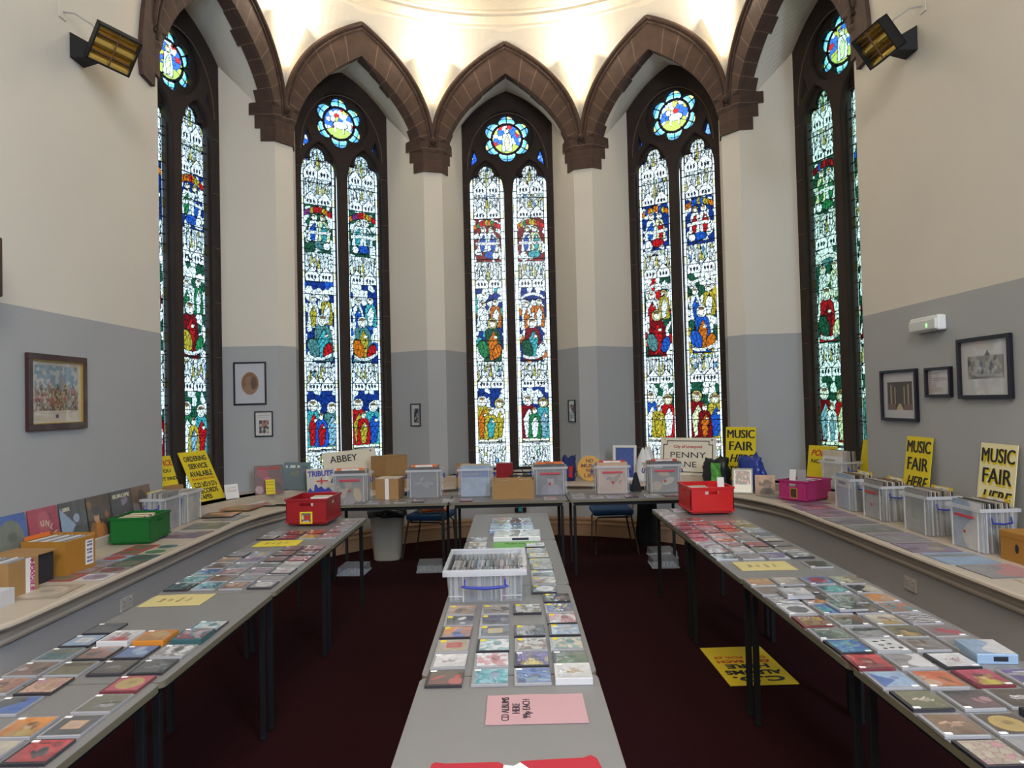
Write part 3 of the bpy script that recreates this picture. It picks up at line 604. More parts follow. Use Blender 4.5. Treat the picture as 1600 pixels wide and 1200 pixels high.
RR=[(1.685,'gold/yellow/window,grey/cream/photo,-,-'),(1.85,'beige/pink/map,grey/white/window,-,-'),(2.008,'brown/peach/shape,dark brown/gold/disc,*black/olive/band,-'),(2.176,'olive/cream/shape,black/pink/photo,dark brown/white/shape,grey/white/photo'),
(2.337,'pale blue/blue/corner,orange-red/orange/photo,crimson/yellow/figure,purple/grey/photo'),(2.505,'red/dark red/figure,grey/white/split,white/pink/shape,-'),(2.67,'blue/teal/swirl_glare,white/black/spots,grey/brown/photo,grey/magenta/figure'),
(2.82,'grey-green/dark teal/photo,grey/black/band,olive/gold/figure,grey/crimson/photo'),(2.978,'dark red/yellow/photo,brown/dark grey/figure,cream/gold/figure,white/black/stripes'),(3.14,'white/dark grey/disc,blue/teal/corner,dark grey/brown/disc,salmon/teal/photo'),
(3.30,'white/black/stripes,dark brown/orange/figure,grey/olive/map,orange/peach/split'),(3.465,'brown/grey/photo,black/cream/photo,dark teal/teal/disc,black/cream/split'),(3.635,'orange/gold/photo,cream/brown/photo,blue/crimson/disc,grey/gold/stripes'),
(3.985,'-,-,-,dark brown/black/band'),(4.235,'dark teal/white/swirl,grey/pink/photo,purple/mauve/photo,grey-green/white/photo'),(4.40,'dark red/white/swirl,white/pink/photo,olive/beige/photo,brown/cream/photo'),(4.56,'grey/mauve/photo,pink/grey/photo,red/crimson/photo,brown/dark grey/photo'),
(4.725,'magenta/orange/photo,orange/salmon/photo,mauve/grey/photo,cream/brown/band'),(4.89,'crimson/pink/photo,white/salmon/photo,grey/mauve/photo,dark grey/dark teal/photo'),(5.055,'crimson/dark red/photo,black/white/swirl,orange-red/orange/photo,pale blue/white/band'),(5.22,'crimson/mauve/band,mauve/white/photo,red/orange/photo,gold/brown/photo')]
RR2=[(5.385,'red/crimson/photo,dark red/gold/photo,pink/salmon/photo,cream/dark red/photo'),(5.55,'pink/crimson/photo,brown/black/photo,-,-'),(5.72,'white/grey/photo,-,-,-'),(5.885,'grey/white/photo,-,-,-'),(6.05,'grey/cream/photo,white/pink/photo,-,-')]
CNR=['nearest centre aisle','second from aisle','third from aisle','nearest wall']
cdrun('right',RX,RR,CNR,'CDs laid out on the right tables')
for i,(y,it) in enumerate(RR2):
    for c,d in enumerate(it.split(',')):
        if d=='-': continue
        where='beside red crate' if i else 'before red crate'
        put_cd(RX[c],y,d,'%s and %s CD case %s on far right table, %s'%(d.split('/')[0],d.split('/')[1],where,CNR[c]),group='CDs laid out on the right tables',n=18)
LXS=[-1.785,-1.637,-1.489,-1.342]
CNL=['nearest wall','second from wall','third from wall','nearest centre aisle']
LR=[(1.815,'-,-,-,dark grey/grey/photo'),(1.98,'-,-,cream/beige/photo,red/black/photo'),(2.14,'-,-,orange/gold/figure,dark grey/peach/window'),(2.305,'-,dark grey/blue/split,-,olive/grey/photo'),(2.47,'salmon/gold/figure,peach/pink/map,-,crimson/gold/disc'),
(2.635,'brown/pink/photo,olive/dark brown/band,dark brown/grey/shape,dark grey/grey/shape'),(2.795,'dark teal/olive/band,salmon/dark grey/photo,blue/pale blue/photo,white/black/swirl'),(2.955,'pale blue/white/window,*white/red/figure,*orange/gold/photo,*dark teal/crimson/swirl'),(3.11,'dark grey/black/band,-,-,white/teal/swirl'),
(3.825,'black/teal/swirl_glare,teal/blue/photo,brown/orange/photo,grey/white/disc'),(3.99,'teal/dark teal/swirl,brown/peach/photo,grey/pale blue/photo,grey/dark grey/band'),(4.15,'blue/teal/photo,pink/grey/photo,mauve/pink/photo,white/pink/photo'),(4.31,'brown/grey/photo,grey/pale blue/photo,dark grey/white/band,white/beige/photo'),
(4.475,'peach/brown/photo,purple/pink/photo,dark red/grey/band,crimson/white/swirl'),(4.64,'grey/mauve/photo,pale blue/yellow/photo,brown/crimson/photo,black/white/swirl'),(4.80,'-,-,brown/mauve/photo,dark red/white/swirl'),
(5.225,'cream/brown/photo,dark red/crimson/photo,orange/yellow/photo,pink/white/photo'),(5.39,'mauve/grey/photo,dark red/brown/photo,red/yellow/photo,pink/grey/photo')]
cdrun('left',LXS,LR,CNL,'CDs laid out on the left tables')
for i,(y,d) in enumerate(((5.55,'grey/pink/photo'),(5.71,'mauve/grey/photo'),(5.88,'salmon/grey/photo'))):
    put_cd(-1.335,y,d,'%s and %s CD case beside dark red crate, %s from its front corner'%(d.split('/')[0],d.split('/')[1],['nearest','second','farthest'][i]),group='CDs laid out on the left tables',n=18)
put_cd(1.30,3.36,'white/pale blue/photo','thick white CD case lying across other cases on the right tables near the centre aisle',z=.7325,th=.018,group='CDs laid out on the right tables',n=30)
put_cd(1.44,3.15,'dark grey/grey-green/photo','dark greenish CD case overlapping a blue one in the middle of the right tables',z=.7325,group='CDs laid out on the right tables',n=30,yaw=3)
# centre table
CX=[-.253,-.099,.047,.187]
CR=[(2.452,'dark brown/red/photo,teal/pale blue/swirl,blue/pale blue/photo,*white/gold/shape'),(2.615,'white/mauve/shape,white/red/swirl_glare,purple/yellow/figure,grey-green/green/photo'),(2.778,'beige/red/window,white/teal/swirl_glare,brown/white/swirl_glare,cream/teal/swirl_glare'),
(2.945,'orange/blue/photo,dark grey/gold/window,grey/black/split,pale blue/white/swirl'),(3.10,'black/white/photo,dark grey/black/photo,-,white/crimson/swirl'),(3.262,'peach/brown/photo,beige/dark brown/photo,olive/white/swirl,blue/yellow/photo')]
CNC=['leftmost','second from left','third from left','rightmost']
for i,(y,it) in enumerate(CR):
    for c,d in enumerate(it.split(',')):
        if d=='-': continue
        th=.0105
        if d[0]=='*': d=d[1:]; th=.024
        b,a=d.split('/')[:2]
        put_cd(CX[c]+rr.uniform(-.003,.003),y,d,'%s and %s CD case, centre table, %s row past pink notice, %s'%(b,a,ROWN[i],CNC[c]),group='CDs laid out on the centre table',th=th,n=44,stick='y' if i>1 else 'w')
for i,(x,y,d) in enumerate(((.187,3.432,'black/pink/shape'),(.135,3.60,'black/white/disc'),(.14,3.765,'cream/dark red/photo'),(.14,3.93,'dark grey/white/band'),(.145,4.08,'beige/grey/photo'),(.14,4.235,'grey/yellow/photo'),(.135,4.39,'gold/white/photo'),(.13,4.545,'olive/white/swirl_glare'),(.125,4.72,'white/grey/swirl_glare'))):
    b,a=d.split('/')[:2]; put_cd(x,y,d,'%s and %s CD case right of clear box, %s from the front'%(b,a,ROWN[i]),group='CDs laid out on the centre table',n=30,stick='y')
for i,(x,y,d) in enumerate(((-.003,4.02,'red/white/photo'),(.0,4.19,'gold/orange/photo'),(.0,4.35,'salmon/yellow/photo'),(-.005,4.51,'grey/white/swirl_glare'))):
    b,a=d.split('/')[:2]; put_cd(x,y,d,'%s and %s CD case close behind clear box, %s in line'%(b,a,ROWN[i]),group='CDs laid out on the centre table',n=26,stick='y')
for i,(x,y,d) in enumerate(((-.255,4.78,'cream/orange/shape'),(-.255,4.95,'mauve/white/photo'),(-.25,4.62,'grey/white/photo'))):
    b,a=d.split('/')[:2]; put_cd(x,y,d,'%s and %s CD case on the left edge behind the clear box'%(b,a),group='CDs laid out on the centre table',n=26)
def boxset(x,yf,w,d,h,base,acc,label,z=.72,yaw=0,style='photo'):
    mb=MB(); mb.rbox(-w/2,w/2,-d/2,d/2,0,h,.003,2); o=mb.obj('box_set',mat('boxset_'+base,tuple(c*.9 for c in PAL[base]),.35,coat=.5),None,M=place(x,yf+d/2,z,yaw)); tag(o,label,'box set')
    paint_grid('printed_lid',cover_raster(base,acc,style,rr.randint(1,999),40),w-.008,d-.008,COVER,o,Matrix.Translation((0,0,h+.0006)))
    if h>.028:
        m=MB(); m.box(-w*.1,w*.25,-d/2-.0008,-d/2+.0005,h*.3,h*.75); m.obj('spine_title',INK,o)
boxset(1.665,2.545,.135,.16,.036,'pale blue','white','thick pale blue box set standing proud of the cases at the wall side',style='split',yaw=-6)
boxset(-.028,5.60,.32,.26,.02,'dark teal','crimson','grey and red printed set at the far end of the centre table')
boxset(-.028,5.27,.32,.27,.03,'pale blue','blue','pale blue printed set in the middle of three on the centre table',style='band')
boxset(.01,4.96,.32,.27,.034,'white','grey','white printed set nearest of three on the centre table',style='words',yaw=-1)
# ------------------------------------------------------------ notices
def sheet(name,M,w,h,m,label,cat='notice',th=.0012):
    mb=MB(); n=8; rows=[[(-w/2+w*i/n,-h/2+h*j/4,th+.0008+.0008*math.sin(i*1.1+j)) for i in range(n+1)] for j in range(5)]; rows2=[[(x,y,0*z) for x,y,z in r] for r in rows]
    mb.grid(rows); mb.grid(rows2[::-1]); mb.grid([rows[0],rows2[0]]); mb.grid([rows[-1],rows2[-1]]); mb.grid([[r[0] for r in rows],[r[0] for r in rows2]]); mb.grid([[r[-1] for r in rows],[r[-1] for r in rows2]])
    o=mb.obj(name,m,None,True,M); tag(o,label,cat); return o
PINK=mat('pink_paper',(.50,.29,.30),.8); PYEL=mat('pale_yellow_paper',(.56,.47,.20),.8); BYEL=mat('bright_yellow_paper',(.66,.53,.03),.8); PGREEN=mat('green_paper',(.15,.40,.11),.8)
p=sheet('paper_notice',place(.05,2.27,.7215,0),.305,.213,PINK,'pink paper notice reading CD albums here 99p each on the centre table')
for s_,x,zz in (('CD ALBUMS',-.095,.033),('HERE',-.062,.03),('99p EACH',-.03,.03)): text(s_,.034,INK,p,x+.012,0,.0030,flat=True,rotz=90,bold=-.008,sx=.95)
for s_,x0,y0,m_,lb,yw in (('l',-1.685,3.648,PYEL,'pale yellow handwritten notice on the left tables, the nearer of two',1),('l2',-1.65,5.095,BYEL,'bright yellow handwritten notice on the left tables by the dark red crate',2),('r',1.375,4.078,PYEL,'pale yellow handwritten notice on the right tables between rows of cases',-1)):
    o=sheet('paper_notice',place(x0,y0,.7215,yw),.30,.21,m_,lb)
    for i,wd in enumerate(('Single','CD','Albums','Here')): text(wd,.03,mat('grey_ink',(.3,.25,.12),.7),o,-.07+.045*i,0,.0028,flat=True,rotz=90 if x0<0 else 90,bold=0)
o=sheet('paper_notice',place(.0,4.84,.7215,0),.297,.21,PGREEN,'green paper notice behind the clear box on the centre table'); text('Music Cds',.035,INK,o,0,.02,.0028,flat=True,bold=0)
# red torn paper at the near end
mb=MB(); mb.poly([(-.235,-.25),(-.235,.0),(-.225,.01),(-.20,.002),(-.06,.004),(-.045,-.012),(-.02,-.02),(-.004,-.004),(.0,.006),(.08,.012),(.165,.016),(.185,.030),(.20,.012),(.235,-.25)],0,.004)
o=mb.obj('torn_paper_bag',mat('red_paper',(.42,.010,.028),.6),None,M=place(.0,1.935,.7205)); tag(o,'torn red paper bag at the near end of the centre table','bag')
mb=MB(); mb.poly([(-.05,-.06),(-.045,-.014),(-.02,-.022),(-.002,-.004),(.03,-.05)],.004,.0055); mb.obj('white_lining',PAPER,o)
# ------------------------------------------------------------ crates
def crate(M,w,d,h,m,label,group='plastic crates',slots=('f','l','r'),logo=None):
    t=empty('plastic_crate',M,label,'crate',group); th=.006; mb=MB(); a,b=w/2,d/2
    mb.rbox(-a+.012,a-.012,-b+.012,b-.012,0,.018,.003,1); mb.box(-a,a,-b,b,.018,.026)
    def wall(p,q,slot):
        # wall from p to q in plan with an optional handle slot
        p=Vector((*p,0)); q=Vector((*q,0)); L=(q-p).length; u=(q-p)/L; n=Vector((u.y,-u.x,0)); f=Matrix(((u.x,n.x,0,p.x),(u.y,n.y,0,p.y),(0,0,1,0),(0,0,0,1)))
        if slot:
            c0,c1,s0,s1=L*.5-.055,L*.5+.055,h*.72,h*.84
            for x0,x1,z0,z1 in ((0,L,.026,s0),(0,c0,s0,s1),(c1,L,s0,s1),(0,L,s1,h)): mb.box(x0,x1,-th,0,z0,z1,0,f)
        else: mb.box(0,L,-th,0,.026,h,0,f)
    wall((-a,-b),(a,-b),'f' in slots); wall((a,-b),(a,b),'r' in slots); wall((a,b),(-a,b),'f' in slots); wall((-a,b),(-a,-b),'l' in slots)
    for x0,x1,y0,y1 in ((-a-.008,a+.008,-b-.008,-b),(-a-.008,a+.008,b,b+.008),(-a-.008,-a,-b,b),(a,a+.008,-b,b)): mb.box(x0,x1,y0,y1,h-.016,h); mb.box(x0,x1,y0,y1,.018,.030)
    mb.obj('crate_body',m,t)
    return t
RED=mat('red_plastic',(.55,.008,.006),.35,spec=.4); DRED=mat('dark_red_plastic',(.30,.008,.012),.35,spec=.4); GREEN=mat('green_plastic',(.008,.13,.022),.4,spec=.35); MAG=mat('magenta_plastic',(.40,.03,.14),.4,spec=.35)
def sleeve(name,M,w,h,th,base,acc,style,label,cat='record',group=None,n=40,title=None,tcol=None,standing=True):
    """flat square sleeve; standing: face looks along -y, else up"""
    mb=MB()
    if standing: mb.box(-w/2,w/2,0,th,0,h)
    else: mb.box(-w/2,w/2,-h/2,h/2,0,th)
    o=mb.obj(name,mat('sleeve_'+base,tuple(c*.8 for c in PAL[base]),.6),None,M=M); tag(o,label,cat,group)
    C=cover_raster(base,acc,style,rr.randint(1,9999),n)
    if standing: g=paint_grid('printed_front',C,w-.002,h-.002,SLEEVE,o,Matrix.Translation((0,-.0008,h/2)),flat=False)
    else: g=paint_grid('printed_front',C,w-.002,h-.002,SLEEVE,o,Matrix.Translation((0,0,th+.0008)))
    if title:
        for s_,sz,x,z_,wd in title: text(s_,sz,tcol or INK,o,x,-.0018,z_,bold=.04,width=wd)
    return o
c1=crate(place(1.580,6.075,.7325,0),.345,.43,.212,RED,'bright red plastic crate on the far right table')
c2=crate(place(-1.64,5.985,.7325,-2),.325,.41,.205,DRED,'dark red plastic crate with yellow label on the far left table')
mb=MB(); mb.box(-.05,.05,-.2145,-.2105,.012,.105); g=mb.obj('maker_label',YEL,c2)
mb=MB(); mb.box(-.037,.037,-.2155,-.2145,.024,.094); mb.obj('label_picture',mat('label_grey',(.12,.11,.10),.5),g)
mb=MB(); mb.box(-.012,.030,-.2165,-.2155,.045,.078); mb.box(-.035,.035,-.2162,-.2155,.024,.034); mb.obj('label_red_mark',REDINK,g); text('curver',.02,PAPER,g,0,-.217,.026)
mb=MB(); mb.lathe([(0,0),(.008,0),(.010,.012),(.005,.022),(.008,.03),(0,.036)],10,(-.026,-.2165)); mb.obj('label_bird_mark',mat('cream_mark',(.6,.55,.3),.5),g,M=Matrix.Translation((0,0,.046)))
def loose_in(M0,x,y,z,w,h,label,m=PAPER,lean=8,name='card'):
    mb=MB(); mb.box(-w/2,w/2,0,.002,0,h); o=mb.obj(name,m,None,M=M0@place(x,y,z,0,lean)); tag(o,label,'card')
loose_in(c1.matrix_world,.10,-.14,.03,.055,.25,'white card slip standing up out of the bright red crate')
for i in range(5): 
    mb=MB(); mb.box(-.08,.08,0,.008,0,.165); o=mb.obj('paper_sleeve',[CARD,PAPER,CASEG][i%3],None,M=c1.matrix_world@place(-.06,.10-.03*i,.027,0,-6)); tag(o,'paper sleeve standing inside the bright red crate','sleeve','sleeves in the bright red crate')
for i in range(5): 
    mb=MB(); mb.box(-.08,.08,0,.008,0,.165); o=mb.obj('paper_sleeve',[PYEL,PAPER,CASEG][i%3],None,M=c2.matrix_world@place(.05,.14-.03*i,.027,0,-6)); tag(o,'paper sleeve standing inside the dark red crate','sleeve','sleeves in the dark red crate')
c3=crate(place(-2.965,5.80,Z_LED+.0035,4),.30,.38,.205,GREEN,'green plastic crate on the left ledge below leaning records',slots=('r',))
for i in range(8):
    mb=MB(); mb.box(-.09,.09,0,.012,0,.17); o=mb.obj('paper_sleeve',[PYEL,PAPER,CARD][i%3],None,M=c3.matrix_world@place(-.03,.14-.035*i,.027,0,-8)); tag(o,'paper sleeve standing inside the green crate','sleeve','sleeves in the green crate')
c4=crate(place(2.84,7.16,Z_LED+.0035,35-90+0,0),.30,.40,.20,MAG,'magenta plastic crate at the bend of the right ledge',slots=('f',))
mb=MB(); mb.box(-.03,.05,-.204,-.201,.03,.13); g=mb.obj('maker_label',mat('label_gold',(.45,.22,.03),.5),c4); mb=MB(); mb.box(-.02,.04,-.205,-.204,.04,.12); mb.obj('label_picture',mat('label_dark',(.06,.03,.02),.5),g)
loose_in(c4.matrix_world,-.05,-.15,.03,.07,.27,'white card divider standing in the magenta crate'); loose_in(c4.matrix_world,.06,-.17,.03,.09,.275,'grey card divider standing in the magenta crate',CASEG)
for i in range(8):
    mb=MB(); mb.box(-.09,.09,0,.012,0,.165); o=mb.obj('paper_sleeve',[PAPER,CASEG,CASER][i%3],None,M=c4.matrix_world@place(0,.15-.035*i,.027,0,-8)); tag(o,'paper sleeve standing inside the magenta crate','sleeve','sleeves in the magenta crate')
# ------------------------------------------------------------ clear boxes of records
def lpbox(M,d,label,base,acc,style,header=None,n=20,where='',handle=True,red=True,w=.335,proud=.02):
    t=empty('clear_storage_box',M,label,'storage box','clear plastic storage boxes'); h=.285
    mb=MB(); mb.taper(w-.03,d-.03,0,w,d,h,.004); mb.obj('box_shell',CLEAR,t)
    mb=MB()
    for x0,x1,y0,y1 in ((-w/2-.012,w/2+.012,-d/2-.012,-d/2),(-w/2-.012,w/2+.012,d/2,d/2+.012),(-w/2-.012,-w/2,-d/2,d/2),(w/2,w/2+.012,-d/2,d/2)): mb.box(x0,x1,y0,y1,h-.022,h)
    for q in (-1,1): mb.box(q*w*.40-.004,q*w*.40+.004,-d/2-.003,-d/2+.004,.01,h-.02); mb.box(q*w/2-.004,q*w/2+.002,-d*.36,-d*.33,.01,h-.02); mb.box(q*w/2-.004,q*w/2+.002,d*.33,d*.36,.01,h-.02)
    mb.obj('rim',CLEAR2,t)
    if handle:
        for q in (-1,1):
            mb=MB(); X=q*(w/2+.016); mb.tube([(X,-.06,h-.05),(X+q*.012,-.06,h-.085),(X+q*.014,0,h-.092),(X+q*.012,.06,h-.085),(X,.06,h-.05)],.006,8); mb.obj('handle',BLUEH,t)
    if red:
        mb=MB(); mb.box(-w*.30,w*.30,-d/2-.0045,-d/2-.0038,h*.74,h*.80); mb.obj('red_strip_label',mat('red_strip',(.6,.05,.07),.5),t)
        mb=MB(); mb.lathe([(0,0),(.011,0),(.011,.001),(0,.001)],12); mb.obj('round_label',REDINK,t,M=Matrix.Translation((.0,-d/2-.002,h*.42))@Matrix.Rotation(R_(90),4,'X'))
    r=random.Random(hash(label)%999)
    for i in range(n):
        y=-d/2+.026+(d-.06)*i/(n-1); b=r.choice(['cream','grey','white','beige','dark grey','brown','cream'])
        Mi=M@place(r.uniform(-.003,.003),y,.006,0,-2)
        if i==0: sleeve('record_sleeve',Mi,.298,h-.006+proud,.005,base,acc,style,'%s and %s record fronting the box %s'%(base,acc,where),'record',None,48)
        else:
            mb=MB(); mb.box(-.149,.149,0,.0045,0,h-.006+proud+r.uniform(-.004,.004)); o=mb.obj('record_sleeve',mat('sleeve_'+b,tuple(c*.8 for c in PAL[b]),.6),None,M=Mi); tag(o,'record filed upright in clear box %s'%where,'record','records in the box %s'%where)
    if header:
        mb=MB(); mb.box(-.13,.13,0,.003,0,h+.045); o=mb.obj('divider_card',mat('divider_'+header[0],{'orange':(.75,.17,.03),'red':(.55,.05,.03),'yellow':(.75,.52,.03)}[header[0]],.6),None,M=M@place(0,d/2-.032 if header[2] else -d/2+.034,.005,0,0)); tag(o,'%s divider card standing up in the clear box %s'%(header[0],where),'divider card')
        if header[1]: text(header[1],.022,INK,o,0,-.001,h+.022,bold=.0)
        else:
            m=MB(); m.box(-.085,.085,-.001,0,h+.018,h+.040); g=m.obj('paper_label',PAPER,o); text('Various',.012,mat('grey_ink',(.3,.25,.12),.7),g,0,-.0016,h+.025,bold=0)
    return t
B=[(-1.60,7.24,'dark grey','gold','photo',('orange','',0),'behind the dark red crate'),(-.905,7.45,'dark grey','grey','shape',('orange','',0),'to the right of the small carton'),(-.39,7.45,'pale blue','blue','band',None,'left of the low open carton'),
 (.357,7.44,'dark grey','mauve','figure',('orange','ALBUMS',0),'right of the low open carton'),(.98,7.42,'peach','brown','shape',('red','',0),'in front of the white framed picture'),(1.505,7.44,'dark grey','gold','photo',('red','',0),'below the cream street sign')]
for i,(x,y,b,a,st_,hd,wh) in enumerate(B):
    lpbox(place(x,y,.7205,0),.27,'clear record box, back tables, %s'%wh,b,a,st_,hd,18,wh,red=i not in(1,2),proud=.026)
for i,(y,b,a,st_,hd,wh) in enumerate(((6.50,'pale blue','white','band',('yellow','',1),'nearest the magenta crate'),(5.97,'grey','dark grey','band',('yellow','',1),'left of the all-yellow music sign'),(5.335,'grey','grey-green','window',('yellow','',1),'right of the all-yellow music sign'),(4.745,'pale blue','white','split',('yellow','',1),'left of the golden lidded box'))):
    lpbox(place(3.025,y,Z_LED+.0005,-90),.235,'clear record box, right ledge, %s'%wh,b,a,st_,hd,14,wh,red=i in(1,3),proud=.03)
for i,(x,y,yw,b,wh) in enumerate(((-3.03,6.29,90,'grey','beside the green crate'),(-3.025,6.70,90,'cream','second from the green crate'))):
    t=lpbox(place(x,y,Z_LED+.0005,yw),.185,'clear box on left ledge %s'%wh,b,'grey','photo',('yellow','',1) if i==0 else None,14,wh,red=False,proud=.0 if i else .04)
    if i==0:
        m=MB(); m.lathe([(0,0),(.026,0),(.026,.001),(0,.001)],20); g=m.obj('red_round_sticker',REDINK,t,M=Matrix.Translation((-.1695,-.055,.05))@Matrix.Rotation(R_(-90),4,'Y'))
        text('A5',.028,mat('yellow_ink',(.9,.7,.02),.5),g,0,0,.002,flat=True,bold=.02,rotz=90)
# yellow and blue round stickers on a right-hand box
# clear box of CDs on the centre table
M=place(-.150,3.715,.7205,0); t=empty('clear_storage_box',M,'clear plastic box with blue handle full of CDs on the centre table','storage box','clear plastic storage boxes')
mb=MB(); mb.taper(.345,.45,0,.365,.48,.150,.004); mb.obj('box_shell',CLEAR,t)
mb=MB()
for x0,x1,y0,y1 in ((-.198,.198,-.255,-.238),(-.198,.198,.238,.255),(-.198,-.181,-.238,.238),(.181,.198,-.238,.238)): mb.box(x0,x1,y0,y1,.150,.157); 
for x0,x1,y0,y1 in ((-.198,.198,-.258,-.254),(-.198,.198,.254,.258),(-.200,-.197,-.255,.255),(.197,.200,-.255,.255)): mb.rbox(x0,x1,y0,y1,.128,.157,.001,1)
for x in (-.105,.075): mb.box(x-.003,x+.003,-.236,-.230,.004,.13)
for z in (.03,): mb.box(-.175,-.105,-.235,-.230,z-.002,z+.002); mb.box(.075,.175,-.235,-.230,z-.002,z+.002)
mb.obj('rim',CLEAR2,t)
mb=MB(); mb.tube([(-.095,-.258,.115),(-.095,-.264,.088),(-.11,-.268,.084),(-.085,-.270,.080),(0,-.272,.075),(.085,-.270,.080),(.11,-.268,.084),(.095,-.264,.088),(.095,-.258,.115)],[.004,.005,.005,.007,.008,.007,.005,.005,.004],8); mb.obj('handle',BLUEH,t)
cdm=[]
for i,c in enumerate(['grey','white','dark grey','cream','red','pale blue','dark grey','grey','beige','mauve','white']):
    mb=MB(); mb.rbox(-.0048,.0048,-.071,.071,0,.125,.0008,1); cdm.append(mb.mesh('compact_disc_case',mat('case_spine_%s'%c,tuple(v*.42+.02 for v in PAL[c]),.25,coat=.3)))
r=random.Random(3)
for row,y in enumerate((-.135,.02,.17)):
    for i in range(33):
        if row==2 and i%2: continue
        o=link('compact_disc_case',cdm[4] if (i==25 and row==0) else r.choice(cdm[:4]+cdm[5:]),None,M@place(-.165+i*.0102,y,.006,0,0,r.uniform(-1.2,1.2)))
        if i==25 and row==0: tag(o,'red CD case standing among grey ones in the clear box','CD','CDs standing in the clear box')
        else: tag(o,'CD case standing on edge in the clear box on the centre table','CD','CDs standing in the clear box')
# ------------------------------------------------------------ boards and signs
def board(name,M,w,h,m,label,cat='sign',th=.005):
    mb=MB(); mb.box(-w/2,w/2,0,th,0,h); o=mb.obj(name,m,None,M=M); tag(o,label,cat); return o
WYEL=mat('faded_yellow_card',(.80,.72,.42),.6)
def music(M,label,m=YEL,shadow=False,lines=4):
    o=board('music_fair_sign',M,.365,.60,m,label)
    for s_,sz,z,sh,wd in (('MUSIC',.135,.475,0,.325),('FAIR',.145,.335,0,.285),('HERE',.13,.20,.35,.29),('TODAY',.12,.07,.35,.30))[:lines]:
        if shadow: text(s_,sz,YEL,o,.008,-.0012,z-.009,bold=.045,width=wd,shear=sh)
        [text(s_,sz,INK,o,dx,-.002-.0003*kk,z,bold=.0,width=wd,shear=sh) for kk,dx in enumerate((-.0042,-.0014,.0014,.0042))]
    return o
def polar(a,r,z,dyaw=0,lean=0,roll=0):
    a_=R_(a); return place(XC+r*math.sin(a_),YC+r*math.cos(a_),z,-a+dyaw,lean,roll)
music(place(3.135,5.77,Z_UP+.001,-90,7),'yellow sign reading MUSIC FAIR HERE against the right wall beside the framed pictures')
music(place(3.135,4.83,Z_UP+.001,-90,7),'sign with pale faded background reading MUSIC FAIR HERE TODAY against the right wall',WYEL,True)
music(polar(55.5,3.10,Z_UP+.001,12,5),'yellow MUSIC FAIR HERE sign on the back ledge behind the blue bag')
o=board('ordering_sign',place(-3.17,7.67,Z_UP+.001,74,26),.42,.56,YEL,'yellow sign reading ORDERING SERVICE AVAILABLE in the left window')
for s_,sz,z,wd,m_ in (('ORDERING',.08,.45,.34,INK),('SERVICE',.08,.365,.28,INK),('AVAILABLE',.085,.275,.34,INK),('(PLEASE ASK FOR DETAILS)',.03,.235,.34,mat('orange_ink',(.6,.13,.01),.6)),("C.D.'s/D.V.D's",.075,.155,.34,INK),('RECORDS',.075,.085,.30,INK),('TAPES',.07,.02,.19,INK)): text(s_,sz,m_,o,0 if s_!='TAPES' else -.07,-.0015,z,bold=.025,width=wd)
o=board('order_leaflet',place(-2.955,7.70,Z_LED+.001,50,14),.15,.23,PAPER,'white printed leaflet propped in front of the ordering service sign','leaflet',.001)
for z in (.19,.165,.15): text('Ordering service form',.012,mat('grey_ink',(.3,.25,.12),.7),o,0,-.001,z,bold=0)
o=board('price_sign',place(-3.38,7.09,.93,72,20),.34,.30,YEL,'yellow sign with red and black words, partly hidden behind the left wall edge')
for s_,sz,z,wd,m_ in (('NOTICE',.08,.20,.28,REDINK),('IF YOU',.05,.13,.2,INK),("CAN'T FIND",.05,.05,.3,INK)): text(s_,sz,m_,o,.02,-.0015,z,bold=.02,width=wd)
mb=MB(); mb.box(-.14,.14,-.08,.08,0,.212); o=mb.obj('carton',CARD,None,M=place(-3.39,7.12,Z_UP+.001,72)); tag(o,'brown carton under the yellow sign by the left wall edge','carton')
o=board('polite_notice_sign',polar(68.6,3.50,Z_UP+.001,0,8),.40,.40,YEL,'yellow sign with red word behind the magenta crate'); text('POLITE',.09,REDINK,o,0,-.0015,.29,width=.34,shear=.3); text('NOTICE',.06,INK,o,0,-.0015,.21,width=.3)
o=board('plain_yellow_card',polar(81,3.44,Z_UP+.001,0,10),.30,.50,YEL,'yellow card in the right window, mostly behind the wall edge')
t=lpbox(polar(77,3.33,Z_UP+.0005,2),.20,'clear box with pale contents on the ledge behind the magenta crate','cream','white','band',None,8,'behind the magenta crate',red=False,proud=.10)
# street name signs
CREAMP=mat('cream_enamel',(.74,.68,.55),.35)
o=board('street_name_sign',polar(-39,3.165,Z_UP+.001,4,9,-2),.74,.40,CREAMP,'cream street sign reading ABBEY behind a record box'); text('ABBEY',.115,INK,o,-.09,-.0015,.27,bold=.01,width=.38)
mb=MB(); mb.lathe([(0,0),(.012,0),(.012,.002),(0,.002)],12); mb.obj('blue_stud',BLUEH,o,M=Matrix.Translation((.30,0,.37))@Matrix.Rotation(R_(90),4,'X'))
o=board('street_name_sign',polar(41.5,3.165,Z_UP+.001,8,9),.70,.46,CREAMP,'cream street sign with black border reading PENNY in the right-hand window')
mb=MB()
for x0,x1,z0,z1 in ((-.26,.26,.415,.425),(-.26,.26,.035,.045),(-.315,-.305,.085,.375),(.305,.315,.085,.375)): mb.box(x0,x1,-.002,0,z0,z1)
for q in (-1,1):
    for zz,z2 in ((.375,.425),(.035,.085)): mb.box(min(q*.26,q*.27),max(q*.26,q*.27),-.002,0,zz,z2); z_=.375 if zz>.2 else .085; mb.box(min(q*.26,q*.315),max(q*.26,q*.315),-.002,0,z_-.005,z_+.005)
